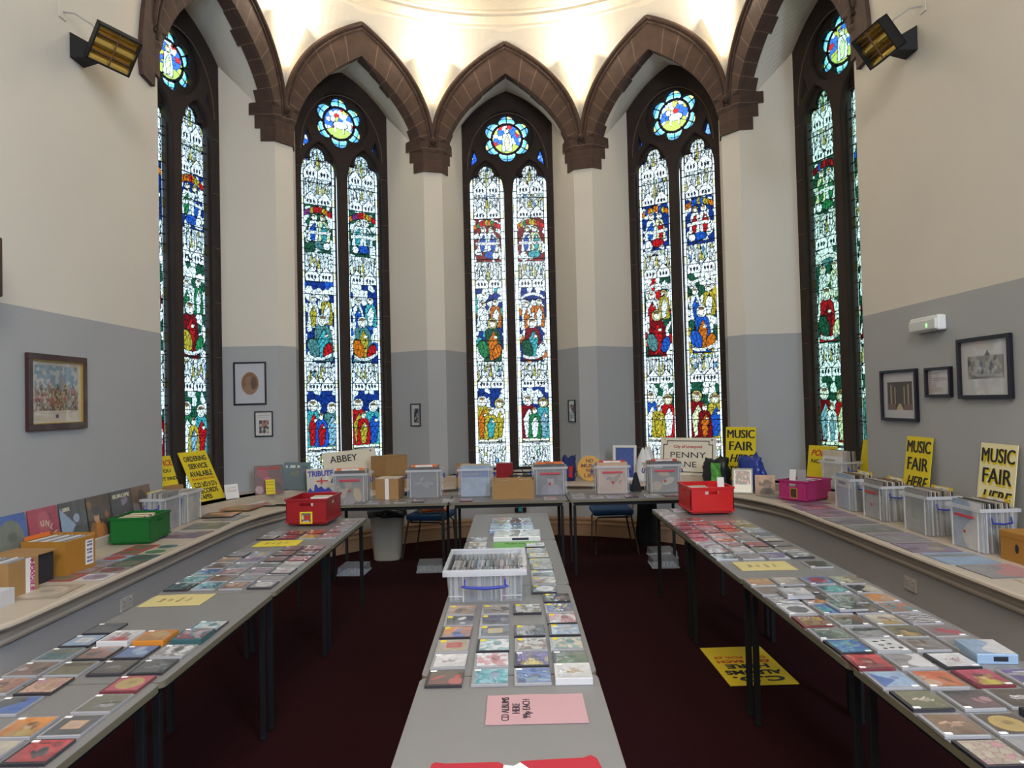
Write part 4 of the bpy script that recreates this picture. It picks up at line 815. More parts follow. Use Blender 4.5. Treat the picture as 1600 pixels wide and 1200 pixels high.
mb.obj('border',INK,o); text('City of Liverpool',.05,mat('dark_red_ink',(.45,.03,.05),.6),o,0,-.0015,.335,width=.36); text('PENNY',.10,INK,o,0,-.0015,.215,width=.45,bold=0); text('LANE',.10,INK,o,-.04,-.0015,.10,width=.30,bold=0); text('L18',.05,mat('dark_red_ink',(.45,.03,.05),.6),o,.22,-.0015,.095)
for x,m_ in ((-.30,YEL),(.30,BLUEH)):
    mb=MB(); mb.lathe([(0,0),(.011,0),(.011,.002),(0,.002)],12); mb.obj('stud',m_,o,M=Matrix.Translation((x,0,.435))@Matrix.Rotation(R_(90),4,'X'))
# round yellow sign
t=empty('round_sign',place(.955,9.22,Z_LED+.001,-8,6),'round yellow sign reading NO MUSIC NO LIFE in a clear bag','sign')
mb=MB(); mb.lathe([(0,0),(.155,0),(.16,.004),(.155,.008),(0,.008)],48); mb.obj('disc',mat('amber_enamel',(.72,.36,.01),.3,coat=.5),t,M=Matrix.Translation((0,0,.16))@Matrix.Rotation(R_(90),4,'X'))
for s_,z,wd in (('NO',.235,.09),('MUSIC',.175,.22),('NO',.115,.09),('LIFE',.05,.15)): text(s_,.06,mat('maroon_ink',(.16,.02,.01),.6),t,0,-.0095,z,width=wd,bold=.03)
mb=MB(); rows=[[(x/10*.19+.008*math.sin(j*2.1+x),-.02-.012*math.sin(x*1.7+j),.002+j*.055) for x in range(-10,11)] for j in range(7)]; mb.grid(rows); mb.obj('clear_bag',mat('thin_clear_plastic',(.8,.8,.8),.12,alpha=.07),t)
# ------------------------------------------------------------ records on display
def LP(M,base,acc,style,label,title=None,tcol=None,g=None,standing=True,n=44): return sleeve('record_sleeve',M,.312,.312,.004,base,acc,style,label,'record',g,n,title,tcol,standing)
lps=[(4.62,'blue','grey-green','disc','dark blue record with big grey circle leaning on the left wall',None),(4.955,'crimson','cream','figure','crimson record reading UNLIM leaning on the left wall',None),
(5.285,'dark grey','pale blue','corner','black and blue record beside the crimson one on the left wall',(('200X',.035,-.08,.25,.09),)),(5.61,'dark brown','orange','figure','dark record with orange arch leaning behind the green crate',None),
(5.935,'dark grey','mauve','spots','charcoal record titled EUROPE leaning on the left wall',(('EUROPE',.04,0,.255,.25),)),(6.255,'brown','dark brown','photo','mottled brown record leaning at the left wall end',None)]
for y,b,a,s_,lb,ti in lps: LP(place(-3.158,y,Z_UP+.001,90,8),b,a,s_,lb,ti,mat('pale_ink',(.62,.58,.42),.6)) if y!=4.955 else None
o=LP(place(-3.158,4.955,Z_UP+.001,90,8),'crimson','crimson','photo','crimson record reading UNLIM leaning on the left wall')
for i,ch in enumerate('UNLIM'): a_=R_(95-24*i); text(ch,.055,mat('pale_ink',(.62,.58,.42),.6),o,-.01+.105*math.cos(a_),-.0018,.085+.105*math.sin(a_),bold=.015,rotz=math.degrees(a_)-90)
mb=MB(); mb.poly([(-.07,.05),(-.06,.14),(-.045,.155),(-.03,.13),(0,.14),(.03,.13),(.045,.09),(.03,.03),(-.05,.02)],0,.0008,f=lambda x,y,z:(x,-.0012-z,y)); mb.obj('cream_face_print',mat('pale_ink',(.62,.58,.42),.6),o); mb=MB(); mb.poly([(-.03,.145),(.04,.14),(.055,.09),(.02,.06),(-.02,.08)],0,.0008,f=lambda x,y,z:(x,-.0022-z,y)); mb.obj('brown_cap_print',mat('brown_ink',(.28,.06,.02),.6),o)
LP(polar(-60.5,3.115,Z_UP+.001,-30,10),'dark brown','crimson','photo','record with cream top band leaning on the pier left of the red crate',(('Various Artists',.04,0,.268,.24),),REDINK)
o=board('price_card',polar(-61.2,3.06,Z_UP+.001,-28,9),.10,.16,YEL,'small yellow price card in front of the cream-topped record','notice',.001); 
for z in (.13,.10,.06,.03): text('Records here',.014,INK,o,0,-.001,z,bold=0)
LP(polar(-53.5,3.125,Z_UP+.001,-24,9,3),'dark teal','dark grey','photo','dark green record leaning right of the cream-topped one',(('AS',.07,-.03,.16,.10),),mat('olive_ink',(.18,.19,.10),.6))
o=LP(polar(-50.5,2.88,Z_LED+.001,-26,10),'cream','cream','photo','cream and blue record reading TRIBUTE behind the dark red crate',(('TRIBUTE',.085,0,.225,.29),),mat('blue_ink',(.02,.04,.35),.6))
mb=MB(); mb.poly([(-.15,.0),(-.15,.06),(-.12,.10),(-.10,.06),(-.08,.06),(-.07,.13),(-.05,.13),(-.03,.09),(0,.11),(.04,.07),(.09,.09),(.12,.05),(.15,.04),(.15,.0)],0,.001,f=lambda x,y,z:(x,-.0012-z,y)); mb.obj('skyline_print',mat('blue_ink',(.02,.04,.35),.6),o)
mb=MB(); mb.box(-.152,.152,-.0035,-.0024,0,.045); mb.obj('magenta_band',mat('magenta_ink',(.45,.02,.16),.6),o); mb=MB(); mb.box(-.05,.08,-.0035,-.0024,.16,.175); mb.box(.0,.015,-.0035,-.0024,.13,.205); mb.obj('red_cross_print',REDINK,o)
# flat sleeves
fl=[(2.70,6.62,'mauve','crimson','photo'),(2.70,6.27,'mauve','pink','photo'),(2.695,5.90,'grey','mauve','photo'),(2.70,5.54,'grey','grey-green','photo'),(2.705,5.19,'grey','mauve','band'),(2.70,4.84,'mauve','beige','photo'),(2.715,4.50,'pale blue','grey','band'),(2.74,4.16,'grey','pink','split')]
for i,(x,y,b,a,s_) in enumerate(fl): LP(place(x,y,Z_LED+.001,-2+(i*37%5)),b,a,s_,'%s and %s record lying on the right ledge, %s from the magenta crate'%(b,a,ROWN[i]),g='records lying on the right ledge',standing=False,n=30)
LP(place(2.85,3.82,Z_LED+.001,4),'cream','brown','disc','cream record with brown oval on the near end of the right ledge',standing=False)
for i,(a,r_,b,c) in enumerate(((72,2.80,'grey','beige'),(62,2.82,'dark grey','grey'),(82,2.78,'mauve','crimson'))): LP(polar(a,r_,Z_LED+.001,8*i),b,c,'photo','%s and %s record lying on the right ledge bend, %s from the magenta crate'%(b,c,['second','third','nearest'][i]),g='records lying on the right ledge',standing=False,n=30)
for i,(a,r_,b,c,s_,lb) in enumerate(((-81,2.86,'dark brown','orange','photo','dark record with orange faces lying below the ordering sign'),(-73,2.90,'gold','olive','photo','yellow patterned record with red border on the left ledge bend'),(-66,2.86,'white','crimson','corner','white and crimson record lying left of the dark red crate'),(-64,2.66,'cream','beige','words','cream text leaflet lying left of the dark red crate'))):
    o=LP(polar(a,r_,Z_LED+.012+.0045*i,12,0),b,c,s_,lb,standing=False)
    if i==1:
        mb=MB(); 
        for x0,x1,y0,y1 in ((-.156,.156,-.156,-.140),(-.156,.156,.140,.156),(-.156,-.140,-.140,.140),(.140,.156,-.140,.140)): mb.box(x0,x1,y0,y1,.0045,.0058)
        mb.obj('red_border',REDINK,o)
LP(place(-2.70,6.85,Z_LED+.001,-6),'grey','beige','photo','grey record in a clear bag on the left ledge before the ordering sign',standing=False,n=30)
LP(place(-2.71,6.42,Z_LED+.001,3),'grey-green','grey','photo','grey-green record on the left ledge in front of the clear boxes',standing=False,n=30)
LP(place(-2.695,6.00,Z_LED+.001,-5),'mauve','dark red','photo','dull pink record on the left ledge beside the green crate',standing=False,n=30)
sg=[(5.50,['red/olive','cream/dark teal','-']),(5.31,['crimson/brown','cream/green','-']),(5.12,['pale blue/red','dark teal/black','-']),(4.93,['mauve/grey','dark grey/olive','-']),(4.74,['brown/mauve','grey/dark red','-']),(4.55,['crimson/olive','white/mauve','-'])]
for i,(y,cs) in enumerate(sg):
    for c,d in enumerate(cs):
        if d=='-': continue
        b,a=d.split('/'); sleeve('single_sleeve',place(-2.80+.19*c,y,Z_LED+.001,rr.uniform(-3,3)),.18,.18,.002,b,a,'disc','%s and %s single on the left ledge, %s row from the green crate'%(b,a,ROWN[i]),'single','seven inch singles on the left ledge',24,standing=False)
LP(place(-2.71,4.20,Z_LED+.001,4),'beige','cream','disc','beige record with faint drawn circle on the left ledge by the taped carton',standing=False)
# ------------------------------------------------------------ cartons
def carton(M,w,d,h,m,label,openings=True,flap=True):
    t=empty('carton',M,label,'carton','cardboard boxes'); mb=MB(); mb.taper(w,d,0,w,d,h,.004); mb.obj('carton_body',m,t)
    if flap:
        mb=MB(); mb.box(w/2-.003,w/2+.001,-d/2,d/2,h-.03,h+.012); mb.obj('flap',m,t)
    return t
def singles_in(M,w,d,h,where,n=10):
    for i in range(n):
        mb=MB(); mb.box(-w/2+.012,w/2-.012,0,.010,0,h-.012); o=mb.obj('record_sleeve',[PAPER,CASEG,mat('grey_card',(.42,.42,.42),.7)][i%3],None,M=M@place(0,-d/2+.015+(d-.045)*i/(n-1),.005,0,-3)); tag(o,'single sleeve filed in the %s'%where,'single','singles in the %s'%where)
t=carton(place(-2.96,4.75,Z_LED+.0005,84),.28,.30,.215,CARDD,'golden cardboard box with white label on the left ledge'); singles_in(t.matrix_world,.28,.30,.22,'golden box with white label')
mb=MB(); mb.box(.045,.12,-.1515,-.1502,.03,.19); g=mb.obj('white_label',PAPER,t)
for i,(s_,z) in enumerate((('LARGE',.17),('SELECTION',.15),('RECORDS',.12),('OVER',.10),('50p EACH',.07),('BARGAIN',.045))): text(s_,.016,mat('purple_ink',(.08,.04,.22),.6),g,.083,-.0522-.1,z,bold=.02,width=.05)
mb=MB(); mb.box(-.11,.11,0,.003,0,.235); o=mb.obj('divider_card',mat('divider_orange',(.75,.17,.03),.6),None,M=t.matrix_world@place(-.0,.148,.005,0,0)); tag(o,'orange divider card in the golden cardboard box','divider card')
t=carton(place(-2.99,4.42,Z_LED+.0005,86),.22,.26,.18,mat('black_card',(.02,.02,.025),.6),'black box between the two cardboard boxes on the left ledge',flap=False)
mb=MB(); mb.box(-.13,.13,-.15,.13,.181,.19); mb.obj('cardboard_lid',CARD,t)
t=carton(place(-2.935,4.16,Z_LED+.0005,88),.24,.29,.20,CARD,'cardboard box with red and white fragile tape on the left ledge'); singles_in(t.matrix_world,.24,.29,.20,'taped cardboard box',8)
mb=MB(); mb.box(.015,.06,-.1465,-.1452,0,.20); mb.box(.062,.085,-.1465,-.1452,.0,.17); g=mb.obj('fragile_tape',PAPER,t); text('FRAGILE',.035,mat('magenta_ink',(.45,.02,.16),.6),g,.05,-.148,.10,rotz=-90,bold=.02,width=.18); text('FRAGILE',.022,mat('magenta_ink',(.45,.02,.16),.6),g,.069,-.148,.085,rotz=-90,bold=.02,width=.15)
t=carton(place(-2.87,3.88,Z_LED+.0005,90),.22,.28,.085,mat('frosted_plastic',(.66,.66,.66),.4,alpha=.8),'low frosted white tray at the near end of the left ledge',flap=False)
t=carton(place(3.07,4.315,Z_LED+.0005,-90),.33,.22,.17,CARDD,'golden lidded storage box at the near end of the right ledge',flap=False)
mb=MB(); mb.rbox(-.17,.17,-.115,.115,.14,.178,.003,1); mb.obj('lid',CARDD,t); mb=MB(); mb.lathe([(0,0),(.016,0),(.016,.001),(0,.001)],16); mb.obj('finger_hole',INK,t,M=Matrix.Translation((-.02,-.1105,.085))@Matrix.Rotation(R_(90),4,'X')@Matrix.Diagonal((1,1.7,1,1)))
t=carton(place(-1.262,7.43,.7205,-6),.235,.24,.205,CARD,'small taped brown carton between two clear boxes on the back tables',flap=False)
mb=MB(); mb.box(-.118,.118,-.12,.12,.2,.207); mb.obj('top_flaps',mat('pale_card',(.55,.45,.35),.8),t); mb=MB(); mb.box(-.02,.02,-.1215,-.1202,.0,.205); mb.obj('white_tape',PAPER,t)
t=carton(place(-.01,7.22,.7205,0),.405,.24,.185,CARD,'low open brown carton in the middle of the back tables',flap=False)
for q in (-1,1):
    for i in range(3): mb=MB(); mb.box(-.07,.07,-.09,.09,0,.012); o=mb.obj('compact_disc_case',CASEG,None,M=place(q*.115-.01,7.22,.7205+.135+.0125*i)); tag(o,'CD case lying in the %s half of the open carton'%('left' if q<0 else 'right'),'CD','CDs in the %s half of the open carton'%('left' if q<0 else 'right'))
mb=MB(); mb.box(-.185,.185,-.1,.1,0,.128); o=mb.obj('packing_filler',PAPER,t,M=Matrix.Translation((0,0,.005)))
for a,r_,z,h,lb in ((-33,2.86,Z_LED+.0005,.165,'large brown carton at the bottom of a pair on the back ledge'),(-32.5,2.86,Z_LED+.167,.235,'large brown carton on top of another on the back ledge')):
    t=carton(polar(a,r_,z,20),.36,.26,h,CARD,lb,flap=False); mb=MB(); mb.box(-.18,.18,-.13,.13,h-.003,h); mb.obj('closed_flaps',CARD,t)
t=carton(place(-.62,8.95,Z_LED+.0005,0),.17,.16,.28,CARD,'narrow upright brown carton on the back ledge',flap=False)
t=carton(place(-.12,9.28,Z_LED+.0005,0),.21,.14,.25,DRED,'red box on the ledge under the middle window',flap=False); mb=MB(); mb.box(-.105,.105,-.07,.07,.246,.252); mb.obj('lid',DRED,t)
# ------------------------------------------------------------ bags and small things on the back ledge
def soft(name,M,w,d,h,m,label,cat,seed=1,pinch=.6,n=24):
    mb=MB(); rows=[]
    for j in range(11):
        u=j/10; z=h*u; s=(1-.06*abs(2*u-1)**3)*lerp(1,pinch,u**3); row=[]
        for i in range(n):
            a=2*PI*i/n; ca,sa=math.cos(a),math.sin(a); p=2.8; k=(abs(ca)**p+abs(sa)**p)**(-1/p)
            nn=noise.noise(Vector((ca*2+seed,sa*2,u*3)))*.20+(noise.noise(Vector((ca*5+seed,sa*5,u*4)))*.16+.05*math.sin(i*2.3+j*1.1))*(.4+u)
            row.append((w/2*k*ca*s*(1+nn),d/2*k*sa*lerp(1,.45,u**2)*(1+nn),z+((.22*h*noise.noise(Vector((ca*2+seed,sa*2,5)))+.03*h*math.sin(i*1.7)) if j>7 else 0)))
        rows.append(row)
    rows.insert(0,[(0,0,0)]*n); rows.append([(0,0,h*.93)]*n); mb.grid(rows,close=True); o=mb.obj(name,m,None,True,M); tag(o,label,cat); return o
BLUEB=mat('blue_bag_plastic',(.012,.035,.26),.35,coat=.4)
soft('carrier_bag',polar(60.5,2.97,Z_LED+.001,-5),.36,.20,.36,BLUEB,'bright blue carrier bag on the back ledge beside the photo stand','bag',2,.92)
o=soft('carrier_bag',polar(52,2.92,Z_LED+.001,0),.32,.2,.31,mat('black_bag',(.012,.012,.015),.4),'black and green bag left of the bright blue bag','bag',4,.95)
mb=MB(); rows=[[(x*.012,-.104-.006*math.sin(x*.6+z),.02+z*.026) for x in range(0,12)] for z in range(11)]; mb.grid(rows); mb.obj('green_print',mat('green_print',(.10,.38,.06),.5,noise_s=25,noise_a=.8),o)
o=soft('book_bag',place(.70,9.33,Z_LED+.001,-8),.17,.12,.30,mat('navy_cloth',(.012,.02,.12),.8),'navy cloth bag with red patch on the back ledge','bag',6,1.0)
mb=MB(); mb.tube([(.02,-.075,.05),(.03,-.078,.19)],.028,10); g=mb.obj('red_spotted_patch',REDINK,o); mb=MB(); mb.tube([(.07,-.03,.16),(.10,-.05,.08),(.075,-.06,.02)],.006,8); mb.obj('strap',BLACK,o)
soft('white_bag',polar(33.5,2.92,Z_LED+.001,6),.26,.14,.40,mat('white_bag_plastic',(.72,.72,.72),.35),'crumpled white plastic bag behind the black cone','bag',9,.35)
o=soft('handbag',place(.10,8.98,Z_LED+.001,0),.32,.16,.125,mat('black_patent',(.01,.01,.012),.12,coat=.8),'glossy black handbag under the middle window','bag',11,.9)
mb=MB(); mb.tube([(-.05+.07*math.cos(a/10*PI),.0,.10+.12*math.sin(a/10*PI)) for a in range(11)],.004,8); mb.obj('handle',BLACK,o)
mb=MB(); mb.add([(-.05,-.04,0),(.05,-.04,0),(.05,.04,0),(-.05,.04,0),(-.012,-.005,.19),(.012,-.005,.19),(.012,.005,.19),(-.012,.005,.19)],[(3,2,1,0),(0,1,5,4),(1,2,6,5),(2,3,7,6),(3,0,4,7),(4,5,6,7)]); o=mb.obj('black_cone',BLACK,None,M=place(1.245,7.50,.7205,10)); tag(o,'small black tapered stand between two clear boxes on back tables','stand')
t=empty('framed_picture',polar(27.5,2.99,Z_LED+.001,6,6),'white framed blue print standing on the back ledge','picture')
def frame(t,w,h,fw,m,C,depth=.018,mountc=None,z0=0):
    mb=MB()
    for x0,x1,a,b in ((-w/2,w/2,z0,z0+fw),(-w/2,w/2,z0+h-fw,z0+h),(-w/2,-w/2+fw,z0+fw,z0+h-fw),(w/2-fw,w/2,z0+fw,z0+h-fw)): mb.rbox(x0,x1,-depth,0,a,b,min(.002,fw*.2),1)
    mb.obj('frame',m,t); mb=MB(); mb.box(-w/2+.002,w/2-.002,-.006,-.002,z0+.002,z0+h-.002); mb.obj('backing',BLACK,t)
    paint_grid('print',C,w-2*fw+.002,h-2*fw+.002,PICT,t,Matrix.Translation((0,-.007,z0+h/2)),flat=False)
def pic_canvas(w,h,n=60): nx=n; ny=int(n*h/w); return (*np.meshgrid(np.linspace(0,1,nx),np.linspace(0,1,ny)),np.zeros((ny,nx,3))+np.array((.60,.59,.60)))
U,Z,C=pic_canvas(.3,.44); idv,bd=vor(U,Z,.03,.03,4); m=rect(U,Z,.02,.98,.03,.99)<0; C[m]=(.03,.07,.28); C[m]*=(.6+.9*idv[m])[:,None]; frame(t,.30,.44,.03,WHITE,C,z0=0)
t=empty('photo_stand',place(2.40,7.70,Z_LED+.001,-22,12),'small patterned frame with a band photo on the back ledge','picture'); U,Z,C=pic_canvas(.2,.26,40); m=rect(U,Z,.08,.92,.34,.95)<0; idv,bd=vor(U,Z,.07,.07,8); C[m]=(.03,.015,.015); C[m&(idv>.7)]=(.45,.10,.12); C[m&(idv>.9)]=(.55,.45,.40); C[(rect(U,Z,.1,.9,.06,.3)<0)]=(.62,.58,.45); frame(t,.205,.265,.013,mat('patterned_frame',(.4,.38,.26),.4,noise_s=90,noise_a=.9),C)
mb=MB(); mb.box(-.02,.02,.0,.004,0,.2); mb.obj('rear_strut',BLACK,t,M=Matrix.Rotation(R_(-24),4,'X'))
o=sleeve('greeting_card',place(2.60,7.60,Z_LED+.001,-25,8),.20,.20,.003,'peach','dark grey','figure','peach card with dark figure standing in front of the bright blue bag','card',None,36)
# flat things on the back tables in front of the boxes
for i,(x,y,d) in enumerate(((-1.60,6.965,'white/grey/photo'),(-1.36,6.97,'pale blue/blue/photo'),(-1.10,6.99,'grey/dark grey/photo'),(-.93,7.0,'crimson/white/photo'),(-.64,7.0,'white/grey/photo'),(-.47,6.98,'crimson/grey/photo'),(.34,6.965,'orange/gold/photo'),(.62,7.02,'grey/white/photo'),(.62,7.2,'white/grey/photo'),(.79,6.99,'mauve/grey/photo'),(.94,6.97,'blue/purple/photo'),(1.12,6.97,'orange-red/dark grey/photo'),(1.32,7.0,'white/grey/photo'),(1.50,6.99,'crimson/mauve/photo'))):
    b,a=d.split('/')[:2]; put_cd(x,y+.01,d,'%s and %s CD case on the back tables, %s from the left'%(b,a,ROWN[i]),z=.7205,group='CDs on the back tables',n=20)
# ------------------------------------------------------------ pictures on the walls
def splay(k,frac,z,off=.003):
    f=bay_f(k); t0,n0=lerp(.878,HW,frac),lerp(3.10,N_WIN,frac); L=math.hypot(.243,.59); nt,nn=-.59/L,-.243/L
    a=R_(36*k); nx=math.sin(a)*nn+math.cos(a)*nt; ny=math.cos(a)*nn-math.sin(a)*nt; p=f(t0,n0,z); yaw=math.degrees(math.atan2(nx,-ny)); return place(p[0]+nx*off,p[1]+ny*off,z,yaw)
BF=mat('black_frame',(.008,.008,.016),.35)
t=empty('framed_picture',splay(-2,.50,1.70),'black framed oval sepia portrait on the left pier','picture','pictures on the walls'); U,Z,C=pic_canvas(.36,.49,70); C[:]=(.46,.46,.50)
e=ell(U,Z,.5,.5,.28,.27); C[e<0]=(.20,.10,.05); C[(np.abs(e)<.012)]=(.30,.14,.07); C[ell(U,Z,.46,.56,.12,.12)<0]=(.24,.14,.08); C[(ell(U,Z,.5,.36,.22,.12)<0)&(e<0)]=(.26,.15,.09); C[ell(U,Z,.62,.5,.1,.16)<0]=(.11,.06,.03); frame(t,.365,.49,.018,BF,C)
t=empty('framed_picture',splay(-2,.27,1.335),'small black framed page with colour photo below the oval portrait','picture','pictures on the walls'); U,Z,C=pic_canvas(.2,.3,50); C[:]=(.55,.54,.54); m=rect(U,Z,.22,.80,.10,.66)<0; idv,bd=vor(U,Z,.12,.10,8); C[m]=(.04,.05,.08); C[m&(idv>.6)]=(.35,.16,.12); C[m&(idv>.82)]=(.45,.42,.3); C[(rect(U,Z,.15,.85,.74,.90)<0)&(np.sin(Z*90)>.6)]=(.35,.34,.36); frame(t,.205,.29,.013,BF,C)
for k,w_,lb,sd in ((-1,.165,'small black framed page on the pier left of the middle window',3),(0,.20,'narrow black framed picture on the pier right of the middle window',5)):
    t=empty('framed_picture',splay(k,.33,1.37),lb,'picture','pictures on the walls'); U,Z,C=pic_canvas(.2,.3,40); C[:]=(.50,.50,.50); m=rect(U,Z,.3,.85,.12,.80)<0; idv,bd=vor(U,Z,.12,.10,sd); C[m]=(.05,.05,.06); C[m&(idv>.6)]=(.35,.3,.28); frame(t,w_,.30,.013,BF,C)
WL=lambda y,z:place(XC-RAD+.003,y,z,90); WR=lambda y,z:place(XC+RAD-.003,y,z,-90)
t=empty('framed_picture',WL(5.13,1.55),'large dark wood framed town painting on the left wall','picture','pictures on the walls'); U,Z,C=pic_canvas(.66,.52,110)
C[:]=(.46,.40,.32); idv,bd=vor(U,Z,.06,.07,12); id2,_=vor(U,Z,.02,.04,15); m=rect(U,Z,.08,.92,.20,.92)<0; C[m]=(.17,.23,.27); sk=(Z>.56); C[m&sk&(idv>.6)]=(.36,.36,.34); low=m&(Z<.56+.05*np.sin(U*40)+.05*(id2>.5)); C[low]=(.16,.10,.06); C[low&(id2>.5)]=(.34,.27,.16); C[low&(id2>.8)]=(.05,.035,.03); C[low&(idv>.85)]=(.30,.08,.05); C[polyf(U,Z,[(.60,.55),(.625,.80),(.65,.55)])<0]=(.34,.2,.14); C[rect(U,Z,.47,.53,.09,.15)<0]=(.08,.04,.1)
C[(Z>.155)&(Z<.165)&(U>.2)&(U<.8)]=(.35,.3,.25)
WOOD=mat('dark_wood_frame',(.045,.016,.014),.3,noise_s=40,noise_a=.3,coat=.4); frame(t,.66,.52,.042,WOOD,C,.03)
mb=MB()
for x0,x1,a,b in ((-.288,.288,.042,.048),(-.288,.288,.472,.478),(-.288,-.282,.048,.472),(.282,.288,.048,.472)): mb.box(x0,x1,-.022,-.008,a,b)
mb.obj('gilt_slip',mat('gilt',(.55,.36,.08),.35,metal=.7),t)
t=empty('framed_picture',WL(4.24,1.30),'dark wood framed picture at the near left edge of the wall','picture','pictures on the walls'); U,Z,C=pic_canvas(.4,.26,30); frame(t,.42,.26,.03,WOOD,C,.025)
t=empty('framed_picture',WR(4.965,1.61),'large black framed crowd photograph on the right wall','picture','pictures on the walls'); U,Z,C=pic_canvas(.55,.43,90); C[:]=(.50,.49,.50); m=rect(U,Z,.14,.88,.30,.72)<0; idv,bd=vor(U,Z,.05,.09,2); C[m]=(.20,.19,.18); C[m&(idv>.5)]=(.33,.31,.29); C[m&(idv>.8)]=(.08,.08,.08); C[(polyf(U,Z,[(.5,.72),(.56,.82),(.62,.72)])<0)]=(.1,.1,.1); frame(t,.56,.425,.026,BF,C,.03)
t=empty('framed_picture',WR(5.50,1.625),'smallest black framed document of the three on the right wall','picture','pictures on the walls'); U,Z,C=pic_canvas(.3,.22,50); C[:]=(.42,.36,.34); C[(rect(U,Z,.1,.45,.55,.85)<0)&(np.sin(Z*70)>.5)]=(.25,.22,.21); frame(t,.33,.225,.02,BF,C,.03)
t=empty('framed_picture',WR(6.07,1.43),'black framed cathedral nave photograph on the right wall','picture','pictures on the walls'); U,Z,C=pic_canvas(.5,.4,90); C[:]=(.48,.47,.50); m=rect(U,Z,.12,.88,.17,.80)<0; C[m]=(.05,.04,.03); st_=(np.sin(np.abs(U-.5)**.6*46)>.35)&(np.abs(U-.5)>.1); C[m&st_&(Z>.3)&(Z<.78-.35*(.4-np.abs(U-.5)))]=(.36,.27,.14); C[m&(polyf(U,Z,[(.38,.17),(.47,.32),(.53,.32),(.62,.17)])<0)]=(.45,.36,.18); C[m&(Z<.3)&(np.abs(U-.5)>.13)]=(.16,.09,.07); frame(t,.56,.425,.024,BF,C,.03)
t=empty('emergency_light',WR(5.575,2.125),'white emergency light with green indicator above the framed pictures','emergency light'); mb=MB(); mb.rbox(-.19,.19,-.07,0,0,.115,.014,3); mb.obj('housing',WHITE,t,smooth=False); mb=MB(); mb.rbox(-.18,.18,-.085,-.06,.008,.09,.01,2); mb.obj('diffuser',mat('frosted_diffuser',(.62,.62,.60),.3),t)
mb=MB(); mb.box(-.105,-.095,-.088,-.083,.03,.055); mb.obj('green_indicator',mat('green_led',(.1,.9,.1),.4,emit=(.1,1,.1),es=2.5),t,M=Matrix.Translation((.17,0,0)))
# ------------------------------------------------------------ wall heaters
GOLD=mat('gold_reflector',(.62,.42,.10),.25,metal=.9)
for q,(px,py,pz),yw,ln,rl,lb in ((-1,(-2.86,5.30,4.31),38,-38,14,'black heater with gold reflector high on the left wall'),(1,(2.87,5.60,4.36),-72,-34,-8,'black heater with gold reflector high on the right wall')):
    M=place(px,py,pz,yw,ln,rl); t=empty('wall_heater',M,lb,'heater','wall heaters'); mb=MB(); w,h,d=.30,.27,.11
    mb.box(-w/2,w/2,.09,.11,-h/2,h/2)
    for x0,x1,a,b in ((-w/2,w/2,-h/2,-h/2+.012),(-w/2,w/2,h/2-.012,h/2),(-w/2,-w/2+.012,-h/2,h/2),(w/2-.012,w/2,-h/2,h/2)): mb.box(x0,x1,0,.10,a,b)
    mb.obj('housing',BLACK,t); mb=MB()
    for i in range(2):
        z0=-h/2+.012+i*.123; mb.grid([[(x,.075-.055*abs(math.cos(PI*j/8)),z0+.123*j/8) for x in (-w/2+.012,w/2-.012)] for j in range(9)])
    mb.obj('reflector',GOLD,t); mb=MB(); 
    for i in range(2): mb.tube([(-.13,.04,-h/2+.0735+i*.123),(.13,.04,-h/2+.0735+i*.123)],.007,8)
    mb.box(-.004,.004,.0,.012,-h/2+.01,h/2-.01); mb.obj('element',mat('dark_element',(.10,.05,.03),.3),t)
    # wall bracket, cable, junction plate, all parts of the heater
    Mi=M.inverted(); Xw=q*(RAD-.002)+XC; a=Vector((px-0,py,pz))
    mb=MB(); y0=py+.12; mb.add([Mi@Vector(p) for p in ((Xw,y0-.09,pz-.02),(Xw,y0+.09,pz-.02),(Xw,y0+.09,pz+.17),(Xw,y0-.09,pz+.17),(px+q*.13,py+.08,pz+.0),(px+q*.13,py+.14,pz+.0),(px+q*.13,py+.14,pz+.05),(px+q*.13,py+.08,pz+.05))],[(0,1,2,3),(4,5,6,7),(0,1,5,4),(1,2,6,5),(2,3,7,6),(3,0,4,7)]); mb.obj('bracket',BLACK,t)
    mb=MB(); mb.tube([Mi@Vector(p) for p in ((px+q*.1,py+.05,pz+.08),(px+q*.16,py+.0,pz+.20),(px+q*.26,py-.05,pz+.26),(Xw-q*.01,py-.06,pz+.27))],.006,8); mb.obj('cable',mat('grey_cable',(.35,.33,.30),.5),t)
    mb=MB(); mb.box(Xw-q*.006,Xw-q*.0,py-.10,py-.02,pz+.22,pz+.34,0,Mi); mb.obj('junction_plate',PLASTER,t)
# ------------------------------------------------------------ sockets on the dado
def socket(M,label,plugs=False):
    t=empty('wall_socket',M,label,'socket','wall sockets'); mb=MB(); mb.rbox(-.073,.073,-.010,0,-.043,.043,.003,2); mb.obj('plate',mat('socket_plate',(.55,.50,.45),.4),t)
    for x in (-.035,.035):
        mb=MB(); mb.box(x-.003,x+.003,-.0105,-.0095,.012,.022); mb.box(x-.012,x-.006,-.0105,-.0095,-.012,-.008); mb.box(x+.006,x+.012,-.0105,-.0095,-.012,-.008); mb.obj('pin_holes',INK,t)
        mb=MB(); mb.box(x+.004,x+.014,-.0125,-.0095,.024,.036); mb.obj('switch',WHITE,t)
    if plugs:
        for x,c in ((-.045,BLACK),(.0,mat('teal_plug',(.05,.35,.40),.4)),(.055,BLACK)): mb=MB(); mb.rbox(x-.024,x+.024,-.045,-.010,-.052,.0 if c is BLACK else .04,.006,2); mb.obj('plug',c,t)
socket(place(XC-PR+.001,4.86,.395,90),'double wall socket under the left ledge'); socket(place(XC+PR-.001,4.86,.395,-90),'double wall socket under the right ledge'); socket(polar(1.2,PR-.002,.345),'wall socket with teal and black plugs under the middle window',True)
